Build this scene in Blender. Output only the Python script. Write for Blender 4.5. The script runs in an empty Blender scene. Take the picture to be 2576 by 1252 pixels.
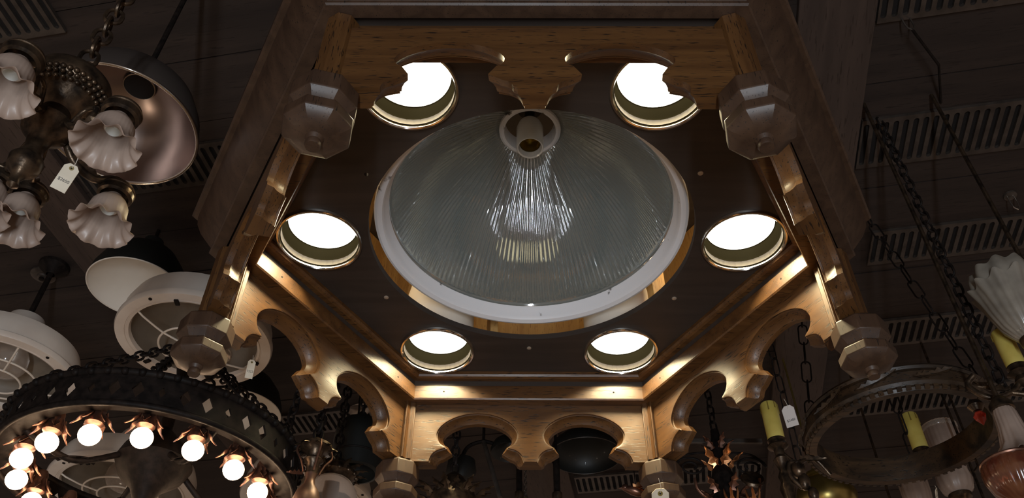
import bpy, bmesh, math, random
from mathutils import Vector, Matrix
random.seed(7)
PI = math.pi
S3 = math.sqrt(3) / 2
sc = bpy.context.scene
C = sc.collection

# ------------------------------------------------------------------ camera, world, lights, exposure
EYE = 1.6                                   # eye height above the floor
F_PX, PITCH, YAW, ROLL = 2150.7, 0.7586, -0.0081, 0.0087
CAM = Vector((-0.0292, -1.261, EYE))
_cy, _sy, _cp, _sp = math.cos(YAW), math.sin(YAW), math.cos(PITCH), math.sin(PITCH)
FWD = Vector((_sy * _cp, _cy * _cp, _sp))
_r0 = Vector((_cy, -_sy, 0)); _u0 = _r0.cross(FWD)
RIGHT = _r0 * math.cos(ROLL) + _u0 * math.sin(ROLL)
UP = -_r0 * math.sin(ROLL) + _u0 * math.cos(ROLL)
cam = bpy.data.objects.new('camera', bpy.data.cameras.new('camera')); C.objects.link(cam)
cam.data.sensor_width = 36; cam.data.lens = F_PX / 2576 * 36
cam.data.clip_start = 0.02
M4 = Matrix((RIGHT, UP, -FWD)).transposed().to_4x4(); M4.translation = CAM
cam.matrix_world = M4
sc.camera = cam

def at(u, v, z):                            # the point at height z above the eye seen at pixel (u, v)
    d = FWD + RIGHT * ((u - 1288) / F_PX) - UP * ((v - 626) / F_PX)
    return CAM + d * (z / d.z)

sc.view_settings.view_transform = 'Standard'; sc.view_settings.look = 'None'
sc.view_settings.gamma = 1; sc.view_settings.use_curve_mapping = False
sc.view_settings.exposure = 0.0
w = bpy.data.worlds.new('shop'); sc.world = w; w.use_nodes = True
w.node_tree.nodes['Background'].inputs[0].default_value = (1.0, 0.74, 0.58, 1)
w.node_tree.nodes['Background'].inputs[1].default_value = 0.19

def lamp(name, loc, power, col, size=0.1, kind='POINT'):
    l = bpy.data.lights.new(name, kind); l.energy = power; l.color = col
    l.shadow_soft_size = size
    o = bpy.data.objects.new(name, l); C.objects.link(o); o.location = loc
    return o
lamp('fill_lamp', (-1.9, -0.3, 0.7), 9, (1.0, 0.78, 0.58), 0.12)  # unseen warm lamps added to brighten the hanging things at both sides
lamp('fill_lamp', (-1.9, 1.6, 1.3), 5, (1.0, 0.80, 0.60), 0.12)
lamp('fill_lamp', (2.2, 0.6, 1.0), 3.2, (1.0, 0.62, 0.40), 0.12)
dl = bpy.data.lights.new('dome_streak_light', 'AREA'); dl.shape = 'RECTANGLE'; dl.size = 0.11; dl.size_y = 1.5; dl.energy = 55
dl.color = (0.84, 0.92, 1.0)                # unseen upright strip added to draw the bright streak in the glass dome
do = bpy.data.objects.new('dome_streak_light', dl); C.objects.link(do); do.location = (0.0, -2.7, 0.85); do.rotation_euler = (PI / 2, 0, 0)

# ------------------------------------------------------------------ materials
def mat(name, col, rough=0.5, metal=0.0, **kw):
    m = bpy.data.materials.new(name); m.use_nodes = True
    b = m.node_tree.nodes['Principled BSDF']
    b.inputs['Base Color'].default_value = (*col, 1); b.inputs['Roughness'].default_value = rough
    b.inputs['Metallic'].default_value = metal
    for k, v in kw.items():
        k = k.replace('_', ' ')
        b.inputs[k].default_value = (*v, 1) if isinstance(v, tuple) else v
    return m

def mottle(m, c1, c2, scale=18, bump=0.0, rough=None, detail=4, lo=0.35, hi=0.65):
    nt = m.node_tree; N = nt.nodes; L = nt.links; b = N['Principled BSDF']
    tc = N.new('ShaderNodeTexCoord'); n = N.new('ShaderNodeTexNoise')
    n.inputs['Scale'].default_value = scale; n.inputs['Detail'].default_value = detail
    L.new(tc.outputs['Object'], n.inputs['Vector'])
    r = N.new('ShaderNodeValToRGB')
    r.color_ramp.elements[0].position = lo; r.color_ramp.elements[0].color = (*c1, 1)
    r.color_ramp.elements[1].position = hi; r.color_ramp.elements[1].color = (*c2, 1)
    L.new(n.outputs['Fac'], r.inputs['Fac']); L.new(r.outputs['Color'], b.inputs['Base Color'])
    if bump:
        bp = N.new('ShaderNodeBump'); bp.inputs['Strength'].default_value = bump; bp.inputs['Distance'].default_value = 0.004
        L.new(n.outputs['Fac'], bp.inputs['Height']); L.new(bp.outputs['Normal'], b.inputs['Normal'])
    return m

def wood(name, c1, c2, pore, axis='x', rough=0.46, pores=0.605, scale=1.0, coat=0.10, bump=0.25):
    m = bpy.data.materials.new(name); m.use_nodes = True
    nt = m.node_tree; N = nt.nodes; L = nt.links; b = N['Principled BSDF']
    b.inputs['Roughness'].default_value = rough; b.inputs['Coat Weight'].default_value = coat
    b.inputs['Coat Roughness'].default_value = 0.22
    tc = N.new('ShaderNodeTexCoord'); oi = N.new('ShaderNodeObjectInfo')
    mp = N.new('ShaderNodeMapping'); mp2 = N.new('ShaderNodeMapping')
    st = {'x': (1.2, 14, 14), 'y': (14, 1.2, 14), 'z': (14, 14, 1.2)}[axis]
    sp = {'x': (38, 420, 420), 'y': (420, 38, 420), 'z': (420, 420, 38)}[axis]
    mp.inputs['Scale'].default_value = [a * scale for a in st]; mp2.inputs['Scale'].default_value = [a * scale for a in sp]
    for q in (mp, mp2):
        L.new(tc.outputs['Object'], q.inputs['Vector'])
    mul = N.new('ShaderNodeMath'); mul.operation = 'MULTIPLY'; mul.inputs[1].default_value = 37.0
    L.new(oi.outputs['Random'], mul.inputs[0])
    cmb = N.new('ShaderNodeCombineXYZ')
    for i in range(3): L.new(mul.outputs[0], cmb.inputs[i])
    L.new(cmb.outputs[0], mp.inputs['Location']); L.new(cmb.outputs[0], mp2.inputs['Location'])
    n1 = N.new('ShaderNodeTexNoise'); n1.inputs['Scale'].default_value = 3.0; n1.inputs['Detail'].default_value = 6
    n1.inputs['Distortion'].default_value = 0.6
    n2 = N.new('ShaderNodeTexNoise'); n2.inputs['Scale'].default_value = 1.0; n2.inputs['Detail'].default_value = 2
    L.new(mp.outputs[0], n1.inputs['Vector']); L.new(mp2.outputs[0], n2.inputs['Vector'])
    r1 = N.new('ShaderNodeValToRGB')
    r1.color_ramp.elements[0].position = 0.33; r1.color_ramp.elements[0].color = (*c1, 1)
    r1.color_ramp.elements[1].position = 0.68; r1.color_ramp.elements[1].color = (*c2, 1)
    L.new(n1.outputs['Fac'], r1.inputs['Fac'])
    r2 = N.new('ShaderNodeValToRGB')
    r2.color_ramp.elements[0].position = pores; r2.color_ramp.elements[0].color = (0, 0, 0, 1)
    r2.color_ramp.elements[1].position = pores + 0.06; r2.color_ramp.elements[1].color = (1, 1, 1, 1)
    L.new(n2.outputs['Fac'], r2.inputs['Fac'])
    mx = N.new('ShaderNodeMix'); mx.data_type = 'RGBA'
    L.new(r2.outputs['Color'], mx.inputs['Factor']); L.new(r1.outputs['Color'], mx.inputs['A'])
    mx.inputs['B'].default_value = (*pore, 1)
    L.new(mx.outputs['Result'], b.inputs['Base Color'])
    bp = N.new('ShaderNodeBump'); bp.inputs['Strength'].default_value = bump; bp.inputs['Distance'].default_value = 0.0015
    bp.invert = True
    L.new(r2.outputs['Color'], bp.inputs['Height']); L.new(bp.outputs['Normal'], b.inputs['Normal'])
    return m

OAK_X = wood('oak_along', (0.070, 0.028, 0.0075), (0.126, 0.055, 0.0155), (0.015, 0.007, 0.003), 'x')
OAK_Z = wood('oak_upright', (0.070, 0.028, 0.0075), (0.126, 0.055, 0.0155), (0.015, 0.007, 0.003), 'z')
OAK_R = wood('oak_outside_shaded', (0.042, 0.021, 0.0115), (0.072, 0.038, 0.021), (0.012, 0.008, 0.006), 'z', rough=0.5, coat=0.05, pores=0.64)  # same oak, colour darkened to stand for the unlit outside of the canopy
BOARD = wood('stained_board', (0.032, 0.023, 0.018), (0.046, 0.033, 0.026), (0.03, 0.02, 0.016), 'x', rough=0.6, coat=0.0, pores=0.7)
PINE = wood('raw_pine', (0.50, 0.27, 0.085), (0.66, 0.40, 0.14), (0.36, 0.18, 0.06), 'z', rough=0.6, coat=0)
PLANK = wood('dark_plank', (0.022, 0.014, 0.011), (0.040, 0.026, 0.020), (0.02, 0.012, 0.009), 'x', rough=0.75, coat=0.0, scale=0.5)
BEAM = wood('beam_wood', (0.055, 0.036, 0.028), (0.085, 0.056, 0.043), (0.04, 0.025, 0.018), 'y', rough=0.7, coat=0.0, scale=0.5)
CARVED = wood('carved_wood', (0.014, 0.009, 0.006), (0.085, 0.047, 0.022), (0.008, 0.005, 0.003), 'x', rough=0.5, scale=0.6, coat=0.1)
VENT = mottle(mat('vent_metal', (0.3, 0.25, 0.21), 0.42, 0.55), (0.075, 0.062, 0.053), (0.12, 0.10, 0.086), 30)
VOID = mat('vent_void', (0.012, 0.009, 0.008), 0.9)
ENAMEL = mottle(mat('cream_enamel', (0.7, 0.62, 0.52), 0.32, Coat_Weight=0.2), (0.74, 0.65, 0.57), (0.84, 0.77, 0.69), 9)
ENAMEL_IN = mottle(mat('cream_enamel_inside', (0.72, 0.66, 0.55), 0.45), (0.80, 0.73, 0.63), (0.86, 0.80, 0.71), 7)
ENAMEL_DARK = mat('dark_green_enamel', (0.010, 0.011, 0.010), 0.5, Coat_Weight=0.05)
WIRE = mat('cream_wire', (0.84, 0.76, 0.66), 0.4)
SHADED = mottle(mat('shaded_cream_reflector', (0.2, 0.17, 0.13), 0.5), (0.18, 0.15, 0.115), (0.25, 0.21, 0.165), 8)  # inside enamel coloured darker, standing for shade deep in the caged lights
CHROME = mat('bright_chrome', (0.82, 0.80, 0.76), 0.12, 1.0)
REFLECTOR = mat('satin_reflector', (0.030, 0.025, 0.012), 0.6, 0.0, Specular_IOR_Level=0.0)
WHITE_PAINT = mottle(mat('chipped_white_paint', (0.75, 0.75, 0.75), 0.4), (0.09, 0.075, 0.06), (0.86, 0.86, 0.88), 26, 0.1, lo=0.30, hi=0.345)
PORCELAIN = mat('glazed_porcelain', (0.86, 0.85, 0.80), 0.22, Coat_Weight=0.5)
IRON = mottle(mat('black_iron', (0.02, 0.016, 0.014), 0.55, 0.0, Specular_IOR_Level=0.12), (0.007, 0.0055, 0.005), (0.018, 0.013, 0.011), 60, 0.3)
BRONZE = mottle(mat('aged_bronze', (0.06, 0.042, 0.03), 0.35, 0.8), (0.035, 0.026, 0.02), (0.14, 0.095, 0.06), 55, 0.35)
BRONZE_RED = mottle(mat('reddish_bronze', (0.2, 0.1, 0.07), 0.33, 0.8), (0.10, 0.05, 0.036), (0.30, 0.155, 0.105), 35, 0.15)
VASE = mottle(mat('dark_copper_vase', (0.1, 0.05, 0.035), 0.45, 0.5), (0.055, 0.027, 0.02), (0.13, 0.065, 0.042), 35, 0.15)
COPPER = mottle(mat('copper', (0.5, 0.22, 0.10), 0.3, 0.9), (0.42, 0.17, 0.07), (0.72, 0.36, 0.16), 40, 0.1)
BRASS = mottle(mat('dull_brass', (0.42, 0.32, 0.10), 0.3, 0.9), (0.30, 0.22, 0.06), (0.50, 0.40, 0.14), 14)
TIN = mottle(mat('tinned_dish', (0.42, 0.33, 0.29), 0.28, 0.9), (0.32, 0.24, 0.21), (0.50, 0.41, 0.37), 5, detail=6)
TIN_OUT = mat('painted_dish_back', (0.05, 0.04, 0.035), 0.5)
OPAL = mottle(mat('opal_glass', (0.75, 0.62, 0.55), 0.42, Transmission_Weight=0.25, Coat_Weight=0.1), (0.36, 0.265, 0.215), (0.50, 0.38, 0.31), 14)
OPAL_G = mottle(mat('opal_glass_grey', (0.6, 0.56, 0.48), 0.35, Transmission_Weight=0.25, Coat_Weight=0.3), (0.26, 0.23, 0.19), (0.38, 0.34, 0.28), 22)
AMBER = mottle(mat('amber_glass', (0.75, 0.22, 0.08), 0.18, Transmission_Weight=0.5, Coat_Weight=0.5), (0.16, 0.040, 0.022), (0.32, 0.13, 0.06), 26)
RED_GLASS = mat('red_crystal', (0.75, 0.10, 0.06), 0.06, Transmission_Weight=0.6)
SEEDED = mat('clear_glass', (0.85, 0.75, 0.66), 0.12, Transmission_Weight=0.75)
CANDLE = mottle(mat('wax_yellow', (0.62, 0.50, 0.12), 0.5, Subsurface_Weight=0.1), (0.56, 0.43, 0.09), (0.70, 0.57, 0.15), 16)
DRIP = mat('wax_drip_edge', (0.22, 0.16, 0.03), 0.5)
PAPER = mottle(mat('tag_card', (0.72, 0.64, 0.50), 0.8), (0.66, 0.58, 0.45), (0.78, 0.70, 0.56), 25)
PAPER_W = mat('white_card', (0.72, 0.66, 0.62), 0.8)
INK = mat('tag_ink', (0.03, 0.025, 0.03), 0.7)
STRING = mat('tag_string', (0.66, 0.60, 0.50), 0.8)
SCREW = mat('screw_head', (0.50, 0.42, 0.33), 0.4, 0.5)
FLOOR = wood('floor_boards', (0.16, 0.10, 0.06), (0.26, 0.17, 0.10), (0.08, 0.05, 0.03), 'x', rough=0.5, scale=0.3)

def emit(name, col, strength):
    m = bpy.data.materials.new(name); m.use_nodes = True
    b = m.node_tree.nodes['Principled BSDF']
    b.inputs['Base Color'].default_value = (0.9, 0.9, 0.85, 1)
    b.inputs['Emission Color'].default_value = (*col, 1); b.inputs['Emission Strength'].default_value = strength
    return m
LENS = emit('lit_lens', (1.0, 0.94, 0.80), 4)
BULB = emit('lit_bulb', (1.0, 0.66, 0.40), 14)

GLASS = mat('prismatic_glass', (0.32, 0.36, 0.34), 0.08, Transmission_Weight=0.5, Coat_Weight=1.0, Coat_Roughness=0.03, Coat_IOR=2.2, Specular_IOR_Level=1.0)

# ------------------------------------------------------------------ mesh builder
class MB:
    def __init__(s): s.v = []; s.f = []
    def add(s, vs, fs, mx=None):
        b = len(s.v)
        s.v += [tuple(mx @ Vector(p)) if mx else tuple(p) for p in vs]
        s.f += [tuple(b + i for i in f) for f in fs]
        return s
    def box(s, c, d, rz=0.0, mx=None):
        x, y, z = (a / 2 for a in d)
        vs = [(sx * x, sy * y, sz * z) for sx in (-1, 1) for sy in (-1, 1) for sz in (-1, 1)]
        m = Matrix.Translation(c) @ Matrix.Rotation(rz, 4, 'Z')
        if mx: m = mx @ m
        return s.add(vs, [(0, 1, 3, 2), (4, 6, 7, 5), (0, 4, 5, 1), (2, 3, 7, 6), (0, 2, 6, 4), (1, 5, 7, 3)], m)
    def lathe(s, prof, seg=32, mx=None, rot=0.0, fn=None, closed=False):
        vs = []; fs = []; n = len(prof)
        for k in range(seg):
            a = 2 * PI * k / seg + rot
            for i, (r, z) in enumerate(prof):
                rr, zz = fn(r, z, a, i) if fn else (r, z)
                vs.append((rr * math.cos(a), rr * math.sin(a), zz))
        for k in range(seg):
            k2 = (k + 1) % seg
            for i in range(n if closed else n - 1):
                j = (i + 1) % n
                fs.append((k * n + i, k2 * n + i, k2 * n + j, k * n + j))
        if not closed:
            if 1e-6 < prof[0][0]: fs.append(tuple(k * n for k in reversed(range(seg)))) if s.cap else None
            if 1e-6 < prof[-1][0]: fs.append(tuple(k * n + n - 1 for k in range(seg))) if s.cap else None
        return s.add(vs, fs, mx)
    cap = False
    def tube(s, pts, r, seg=8, closed=False, taper=None, mx=None):
        P = [Vector(p) for p in pts]; n = len(P); vs = []; fs = []
        prev = None
        for i, p in enumerate(P):
            if closed: t = P[(i + 1) % n] - P[i - 1]
            else: t = P[min(i + 1, n - 1)] - P[max(i - 1, 0)]
            t.normalize()
            if prev is None:
                a = Vector((0, 0, 1)) if abs(t.z) < 0.9 else Vector((1, 0, 0))
                u = t.cross(a).normalized()
            else:
                u = (prev - t * prev.dot(t)).normalized()
            prev = u; v = t.cross(u)
            rr = r if taper is None else taper[i]
            for k in range(seg):
                a = 2 * PI * k / seg
                vs.append(p + (u * math.cos(a) + v * math.sin(a)) * rr)
        m = n if closed else n - 1
        for i in range(m):
            j = (i + 1) % n
            for k in range(seg):
                k2 = (k + 1) % seg
                fs.append((i * seg + k, i * seg + k2, j * seg + k2, j * seg + k))
        if not closed:
            fs.append(tuple(reversed(range(seg)))); fs.append(tuple((n - 1) * seg + k for k in range(seg)))
        return s.add(vs, fs, mx)
    def ring(s, R, z, r, seg=64, ms=8, mx=None):
        return s.tube([(R * math.cos(2 * PI * k / seg), R * math.sin(2 * PI * k / seg), z) for k in range(seg)], r, ms, True, mx=mx)
    def ball(s, c, r, seg=20, sq=1.0, mx=None):
        p = [(r * math.sin(PI * i / 12) if 0 < i < 12 else 0.0, -r * sq * math.cos(PI * i / 12)) for i in range(13)]
        m = Matrix.Translation(c)
        if mx: m = mx @ m
        return s.lathe(p, seg, m)
    def build(s, name, m, parent=None, smooth=35, bevel=0.0):
        me = bpy.data.meshes.new(name); me.from_pydata(s.v, [], s.f)
        bm = bmesh.new(); bm.from_mesh(me)
        bmesh.ops.remove_doubles(bm, verts=bm.verts, dist=1e-6)
        bmesh.ops.recalc_face_normals(bm, faces=bm.faces)
        bm.to_mesh(me); bm.free()
        if smooth:
            me.shade_smooth(); me.set_sharp_from_angle(angle=math.radians(smooth))
        me.materials.append(m)
        o = bpy.data.objects.new(name, me); C.objects.link(o)
        if parent: o.parent = parent
        if bevel:
            b = o.modifiers.new('edge', 'BEVEL'); b.width = bevel; b.segments = 2; b.limit_method = 'ANGLE'; b.angle_limit = math.radians(40)
        return o

def tag(o, label=None, cat=None, group=None, kind=None):
    if label: o['label'] = label
    if cat: o['category'] = cat
    if group: o['group'] = group
    if kind: o['kind'] = kind
    return o
def thing(name, label, cat, loc=(0, 0, 0), rz=0.0, group=None):
    o = bpy.data.objects.new(name, None); C.objects.link(o)
    o.empty_display_size = 0.05
    o.location = loc; o.rotation_euler = (0, 0, rz)
    return tag(o, label, cat, group)
def copy_tree(o, parent=None):
    c = o.copy(); C.objects.link(c)
    if parent: c.parent = parent
    for ch in [x for x in C.objects if x.parent == o]: copy_tree(ch, c)
    return c
def T(x, y, z): return Matrix.Translation((x, y, z))
def RX(a): return Matrix.Rotation(a, 4, 'X')
def RY(a): return Matrix.Rotation(a, 4, 'Y')
def RZ(a): return Matrix.Rotation(a, 4, 'Z')

def chain_mb(mb, p0, p1, length=0.03, width=0.018, r=0.0028, long=False):
    p0, p1 = Vector(p0), Vector(p1); d = p1 - p0; L = d.length; d.normalize()
    step = length - 2.2 * r; n = max(1, round(L / step))
    q = d.to_track_quat('Z', 'Y').to_matrix().to_4x4()
    hl, hw = length / 2, width / 2
    for i in range(n):
        c = p0 + d * (L * (i + 0.5) / n)
        m = T(*c) @ q @ RZ(PI / 2 * (i % 2) + 0.4)
        pts = []
        k = hl - hw
        for j in range(7): a = PI * j / 6; pts.append((hw * math.cos(a), 0, k + hw * math.sin(a)))
        for j in range(7): a = PI + PI * j / 6; pts.append((hw * math.cos(a), 0, -k + hw * math.sin(a)))
        mb.tube(pts, r, 6, True, mx=m)
    return mb

def spline(pts, n=8):
    P = [Vector(p) for p in pts]; out = []
    for i in range(len(P) - 1):
        a, b, c, d = P[max(i - 1, 0)], P[i], P[i + 1], P[min(i + 2, len(P) - 1)]
        for k in range(n):
            t = k / n
            out.append(0.5 * (2 * b + (c - a) * t + (2 * a - 5 * b + 4 * c - d) * t * t + (3 * b - a - 3 * c + d) * t ** 3))
    out.append(P[-1]); return out

def leaf_mb(mb, base, direc, length, width, curl=0.4, lobes=3, mx=None, out=None):
    """one acanthus-like leaf: a lobed blade curling outward, with real thickness"""
    b = Vector(base); d = Vector(direc).normalized()
    o = Vector(out) if out else Vector((d.y, -d.x, 0.3))
    o = (o - d * o.dot(d)).normalized(); sd = d.cross(o)
    n = 4 * lobes; vs = []; fs = []
    for th in (0, 0.0016):
        for i in range(n + 1):
            t = i / n
            wv = width * math.sin(PI * min(1, 0.12 + 0.88 * t)) ** 0.6 * (0.72 + 0.28 * math.cos(2 * PI * lobes * t)) * (1 - 0.55 * t)
            c = b + d * (length * t) + o * (curl * length * t * t + th)
            vs += [c - sd * wv / 2 + o * wv * 0.25, c - o * 0.0008, c + sd * wv / 2 + o * wv * 0.25]
    h = 3 * (n + 1)
    for i in range(n):
        for k in range(2):
            a = 3 * i + k
            fs.append((a, a + 1, a + 4, a + 3)); fs.append((h + a, h + a + 3, h + a + 4, h + a + 1))
        for k in (0, 2):
            a = 3 * i + k; fs.append((a, a + 3, h + a + 3, h + a))
    return mb.add(vs, fs, mx)

# ------------------------------------------------------------------ the room shell
CEIL = EYE + 1.95
fl = MB().box((0, 0.5, -0.05), (9, 9, 0.1)).build('floor', FLOOR); tag(fl, kind='structure')
TW = -math.atan(0.18); K = math.sqrt(1 + 0.18 ** 2)            # the ceiling boards run a little askew to the fixture
cm = MB()
for i in range(38):
    cm.box((0, -3.6 + 0.2 * i, 0.015 + (0.002 if i % 2 else 0)), (9, 0.197, 0.03))
cm.box((0, 0.3, 0.045), (9, 9, 0.02))
co = cm.build('ceiling', PLANK, smooth=0); co.location = (0, 0, CEIL); co.rotation_euler = (0, 0, TW); tag(co, kind='structure')
def uv(u, v): return (u / K, v / K)                             # board coordinates (along, across) in the turned frame
for i, (u0, u1) in enumerate(((-1.66, -1.47), (-0.42, -0.20), (0.70, 0.897))):
    b = MB().box(((u0 + u1) / 2 / K, 0.6, -0.011), ((u1 - u0) / K, 7.5, 0.022)).build('trim_%d' % (i + 1), BEAM, smooth=0, bevel=0.003)
    b.location = (0, 0, CEIL); b.rotation_euler = (0, 0, TW); tag(b, kind='structure')

def vent(u0, u1, v0, v1, label):
    t = thing('slotted_ceiling_vent', label, 'ceiling vent', (0, 0, CEIL), TW, 'slotted vent strips in the ceiling')
    x0, x1, y0, y1 = u0 / K, u1 / K, v0 / K, v1 / K
    per = 0.0272; n = int((x1 - x0) / per); h = y1 - y0; bd = 0.014; ow = 0.0075; zt, zb = -0.004, -0.012
    bm = bmesh.new()
    out = [(0, 0), (per, 0), (per, h), (0, h)]
    inn = []
    sk = 0.0
    for k in range(7): a = PI + PI * k / 6; inn.append((per / 2 + ow * math.cos(a), bd + ow + ow * math.sin(a)))
    for k in range(7): a = PI * k / 6; inn.append((per / 2 + ow * math.cos(a), h - bd - ow + ow * math.sin(a)))
    def loop(pts):
        vs = [bm.verts.new((p[0], p[1], 0)) for p in pts]
        return [bm.edges.new((vs[i], vs[(i + 1) % len(vs)])) for i in range(len(vs))]
    es = loop(out) + loop(inn)
    bmesh.ops.triangle_fill(bm, edges=es, use_beauty=True)
    bm.verts.ensure_lookup_table()
    tv = [tuple(v.co) for v in bm.verts]; tf = [tuple(v.index for v in f.verts) for f in bm.faces]
    bm.free()
    g = MB(); m_ = len(inn)
    for i in range(n):
        ox = x0 + i * per
        g.add([(a + ox, b + y0, zb) for a, b, _ in tv], tf)
        vs = [(a + ox, b + y0, zb) for a, b in inn] + [(a + ox, b + y0, zt + 0.003) for a, b in inn]
        g.add(vs, [(k, (k + 1) % m_, m_ + (k + 1) % m_, m_ + k) for k in range(m_)])
    xe = x0 + n * per
    for (a, b) in (((x0, y0), (xe, y0)), ((x0, y1), (xe, y1)), ((x0, y0), (x0, y1)), ((xe, y0), (xe, y1))):
        g.add([(a[0], a[1], zb), (b[0], b[1], zb), (b[0], b[1], zt + 0.003), (a[0], a[1], zt + 0.003)], [(0, 1, 2, 3)])
    g.build('slotted_plate', VENT, t, smooth=30)
    MB().box(((x0 + xe) / 2, (y0 + y1) / 2, -0.0008), (xe - x0 - 0.002, h - 0.002, 0.0015)).build('dark_backing', VOID, t, smooth=0)
    return t
vent(-3.0, -1.20, -0.43, -0.25, 'dim slotted vent strip at the upper left corner above the hanging shades')
vent(-1.45, -0.44, 0.17, 0.325, 'slotted ceiling vent strip behind the tinned dish shade')
vent(-1.45, -0.44, 1.62, 1.775, 'slotted ceiling vent strip seen through the arches of the left lit panel')
vent(0.905, 2.6, -0.085, 0.100, 'slotted ceiling vent strip at the top right edge beside the ceiling hook')
vent(0.905, 2.6, 0.425, 0.610, 'slotted ceiling vent strip nearest the right upper corner post of the canopy')
vent(0.99, 2.6, 0.905, 1.066, 'slotted ceiling vent strip above the frosted ruffled shade at right')
vent(0.99, 2.8, 1.39, 1.548, 'slotted ceiling vent strip behind the yellow candle at right')
vent(0.99, 2.8, 1.87, 2.03, 'slotted ceiling vent strip above the wooden candle hoop')
vent(-0.18, 0.68, 2.35, 2.507, 'slotted ceiling vent strip low behind the lit middle panel')

# ------------------------------------------------------------------ the hexagonal oak canopy
fx = thing('hexagonal_ceiling_canopy', 'large hexagonal oak ceiling canopy with gothic arched panels and six lit downlights', 'ceiling light', (0, 0, EYE))
def hexloft(prof, rot=0.0, closed=True):
    m = MB(); m.lathe(prof, 6, None, rot, None, closed); return m
A2R = 1 / S3
# stained board with the big round opening, six downlight openings and one peg hole
R_HOLE, R_CAN, R_RING = 0.333, 0.083, 0.435
PEG = (0.363 * math.cos(math.radians(-150.7)), 0.363 * math.sin(math.radians(-150.7)))
bm = bmesh.new()
def circle(cx, cy, r, n):
    return [(cx + r * math.cos(2 * PI * k / n), cy + r * math.sin(2 * PI * k / n)) for k in range(n)]
loops = [[(0.6285 * math.cos(PI / 3 * k), 0.6285 * math.sin(PI / 3 * k)) for k in range(6)], circle(0, 0, R_HOLE, 96)]
for k in range(6):
    loops.append(circle(R_RING * math.cos(PI / 3 * k), R_RING * math.sin(PI / 3 * k), R_CAN - 0.004, 40))
loops.append(circle(PEG[0], PEG[1], 0.0045, 12))
es = []
for lp in loops:
    vs = [bm.verts.new((x, y, 1.221)) for x, y in lp]
    es += [bm.edges.new((vs[i], vs[(i + 1) % len(vs)])) for i in range(len(vs))]
bmesh.ops.triangle_fill(bm, edges=es, use_beauty=True)
ex = bmesh.ops.extrude_face_region(bm, geom=bm.faces[:])
bmesh.ops.translate(bm, verts=[g for g in ex['geom'] if isinstance(g, bmesh.types.BMVert)], vec=(0, 0, 0.014))
bmesh.ops.recalc_face_normals(bm, faces=bm.faces)
me = bpy.data.meshes.new('soffit_board'); bm.to_mesh(me); bm.free()
me.materials.append(BOARD); so = bpy.data.objects.new('soffit_board', me); C.objects.link(so); so.parent = fx
tag(so, 'dark stained board around the glass dome')
# inner mouldings, one mitred frame each
hexloft([(0.533, 1.2205), (0.533, 1.2125), (0.5365, 1.2075), (0.543, 1.205), (0.556, 1.205), (0.556, 1.2205)]).build('soffit_bead', OAK_X, fx, 20)
hexloft([(0.556, 1.190), (0.5505, 1.188), (0.5495, 1.184), (0.5495, 1.153), (0.552, 1.1495), (0.600, 1.1495), (0.600, 1.190)]).build('fascia_board', OAK_X, fx, 20)
hexloft([(0.556, 1.190), (0.556, 1.2206), (0.6285, 1.2206), (0.6285, 1.190)]).build('fascia_backing', BOARD, fx, 20)
nail = None
for k in range(6):
    a = PI / 6 + PI / 3 * k
    for s_ in (-0.205, 0.205):
        if nail is None:
            nail = MB().lathe([(0.0022, 0.0), (0.0020, 0.0006), (0.0001, 0.0008)], 10).build('nail_head', VOID, fx, 60)
        else:
            nail = nail.copy(); C.objects.link(nail); nail.parent = fx
        r_ = 0.5495 * S3
        nail.location = (r_ * math.cos(a) - s_ * math.sin(a), r_ * math.sin(a) + s_ * math.cos(a), 1.171)
        nail.rotation_euler = (0, -PI / 2, a)
# outer crown in steps
AP = lambda a: a * A2R
hexloft([(AP(0.541), 1.178), (AP(0.563), 1.178), (AP(0.566), 1.181), (AP(0.566), 1.187), (AP(0.563), 1.192), (AP(0.572), 1.205), (AP(0.592), 1.235),
         (AP(0.604), 1.262), (AP(0.608), 1.285), (AP(0.616), 1.285), (AP(0.620), 1.289), (AP(0.620), 1.299), (AP(0.612), 1.304), (AP(0.612), 1.66),
         (AP(0.598), 1.66), (AP(0.598), 1.26), (AP(0.5455), 1.236), (AP(0.5455), 1.19)]).build('crown_molding', OAK_R, fx, 25)
hexloft([(0.0005, 1.660), (AP(0.597), 1.660), (AP(0.597), 1.672), (0.0005, 1.675)]).build('top_board', BOARD, fx, 25)
# raw inside lining of the box
lin = hexloft([(AP(0.596), 1.272), (AP(0.596), 1.658), (AP(0.588), 1.658), (AP(0.588), 1.272)])
for k in range(6):
    a = PI / 3 * k + PI / 6 + 0.22
    lin.box((0.41 * math.cos(a), 0.41 * math.sin(a), 1.445), (0.05, 0.018, 0.41), a)
lin.build('inner_lining', PINE, fx, 25)

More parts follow.
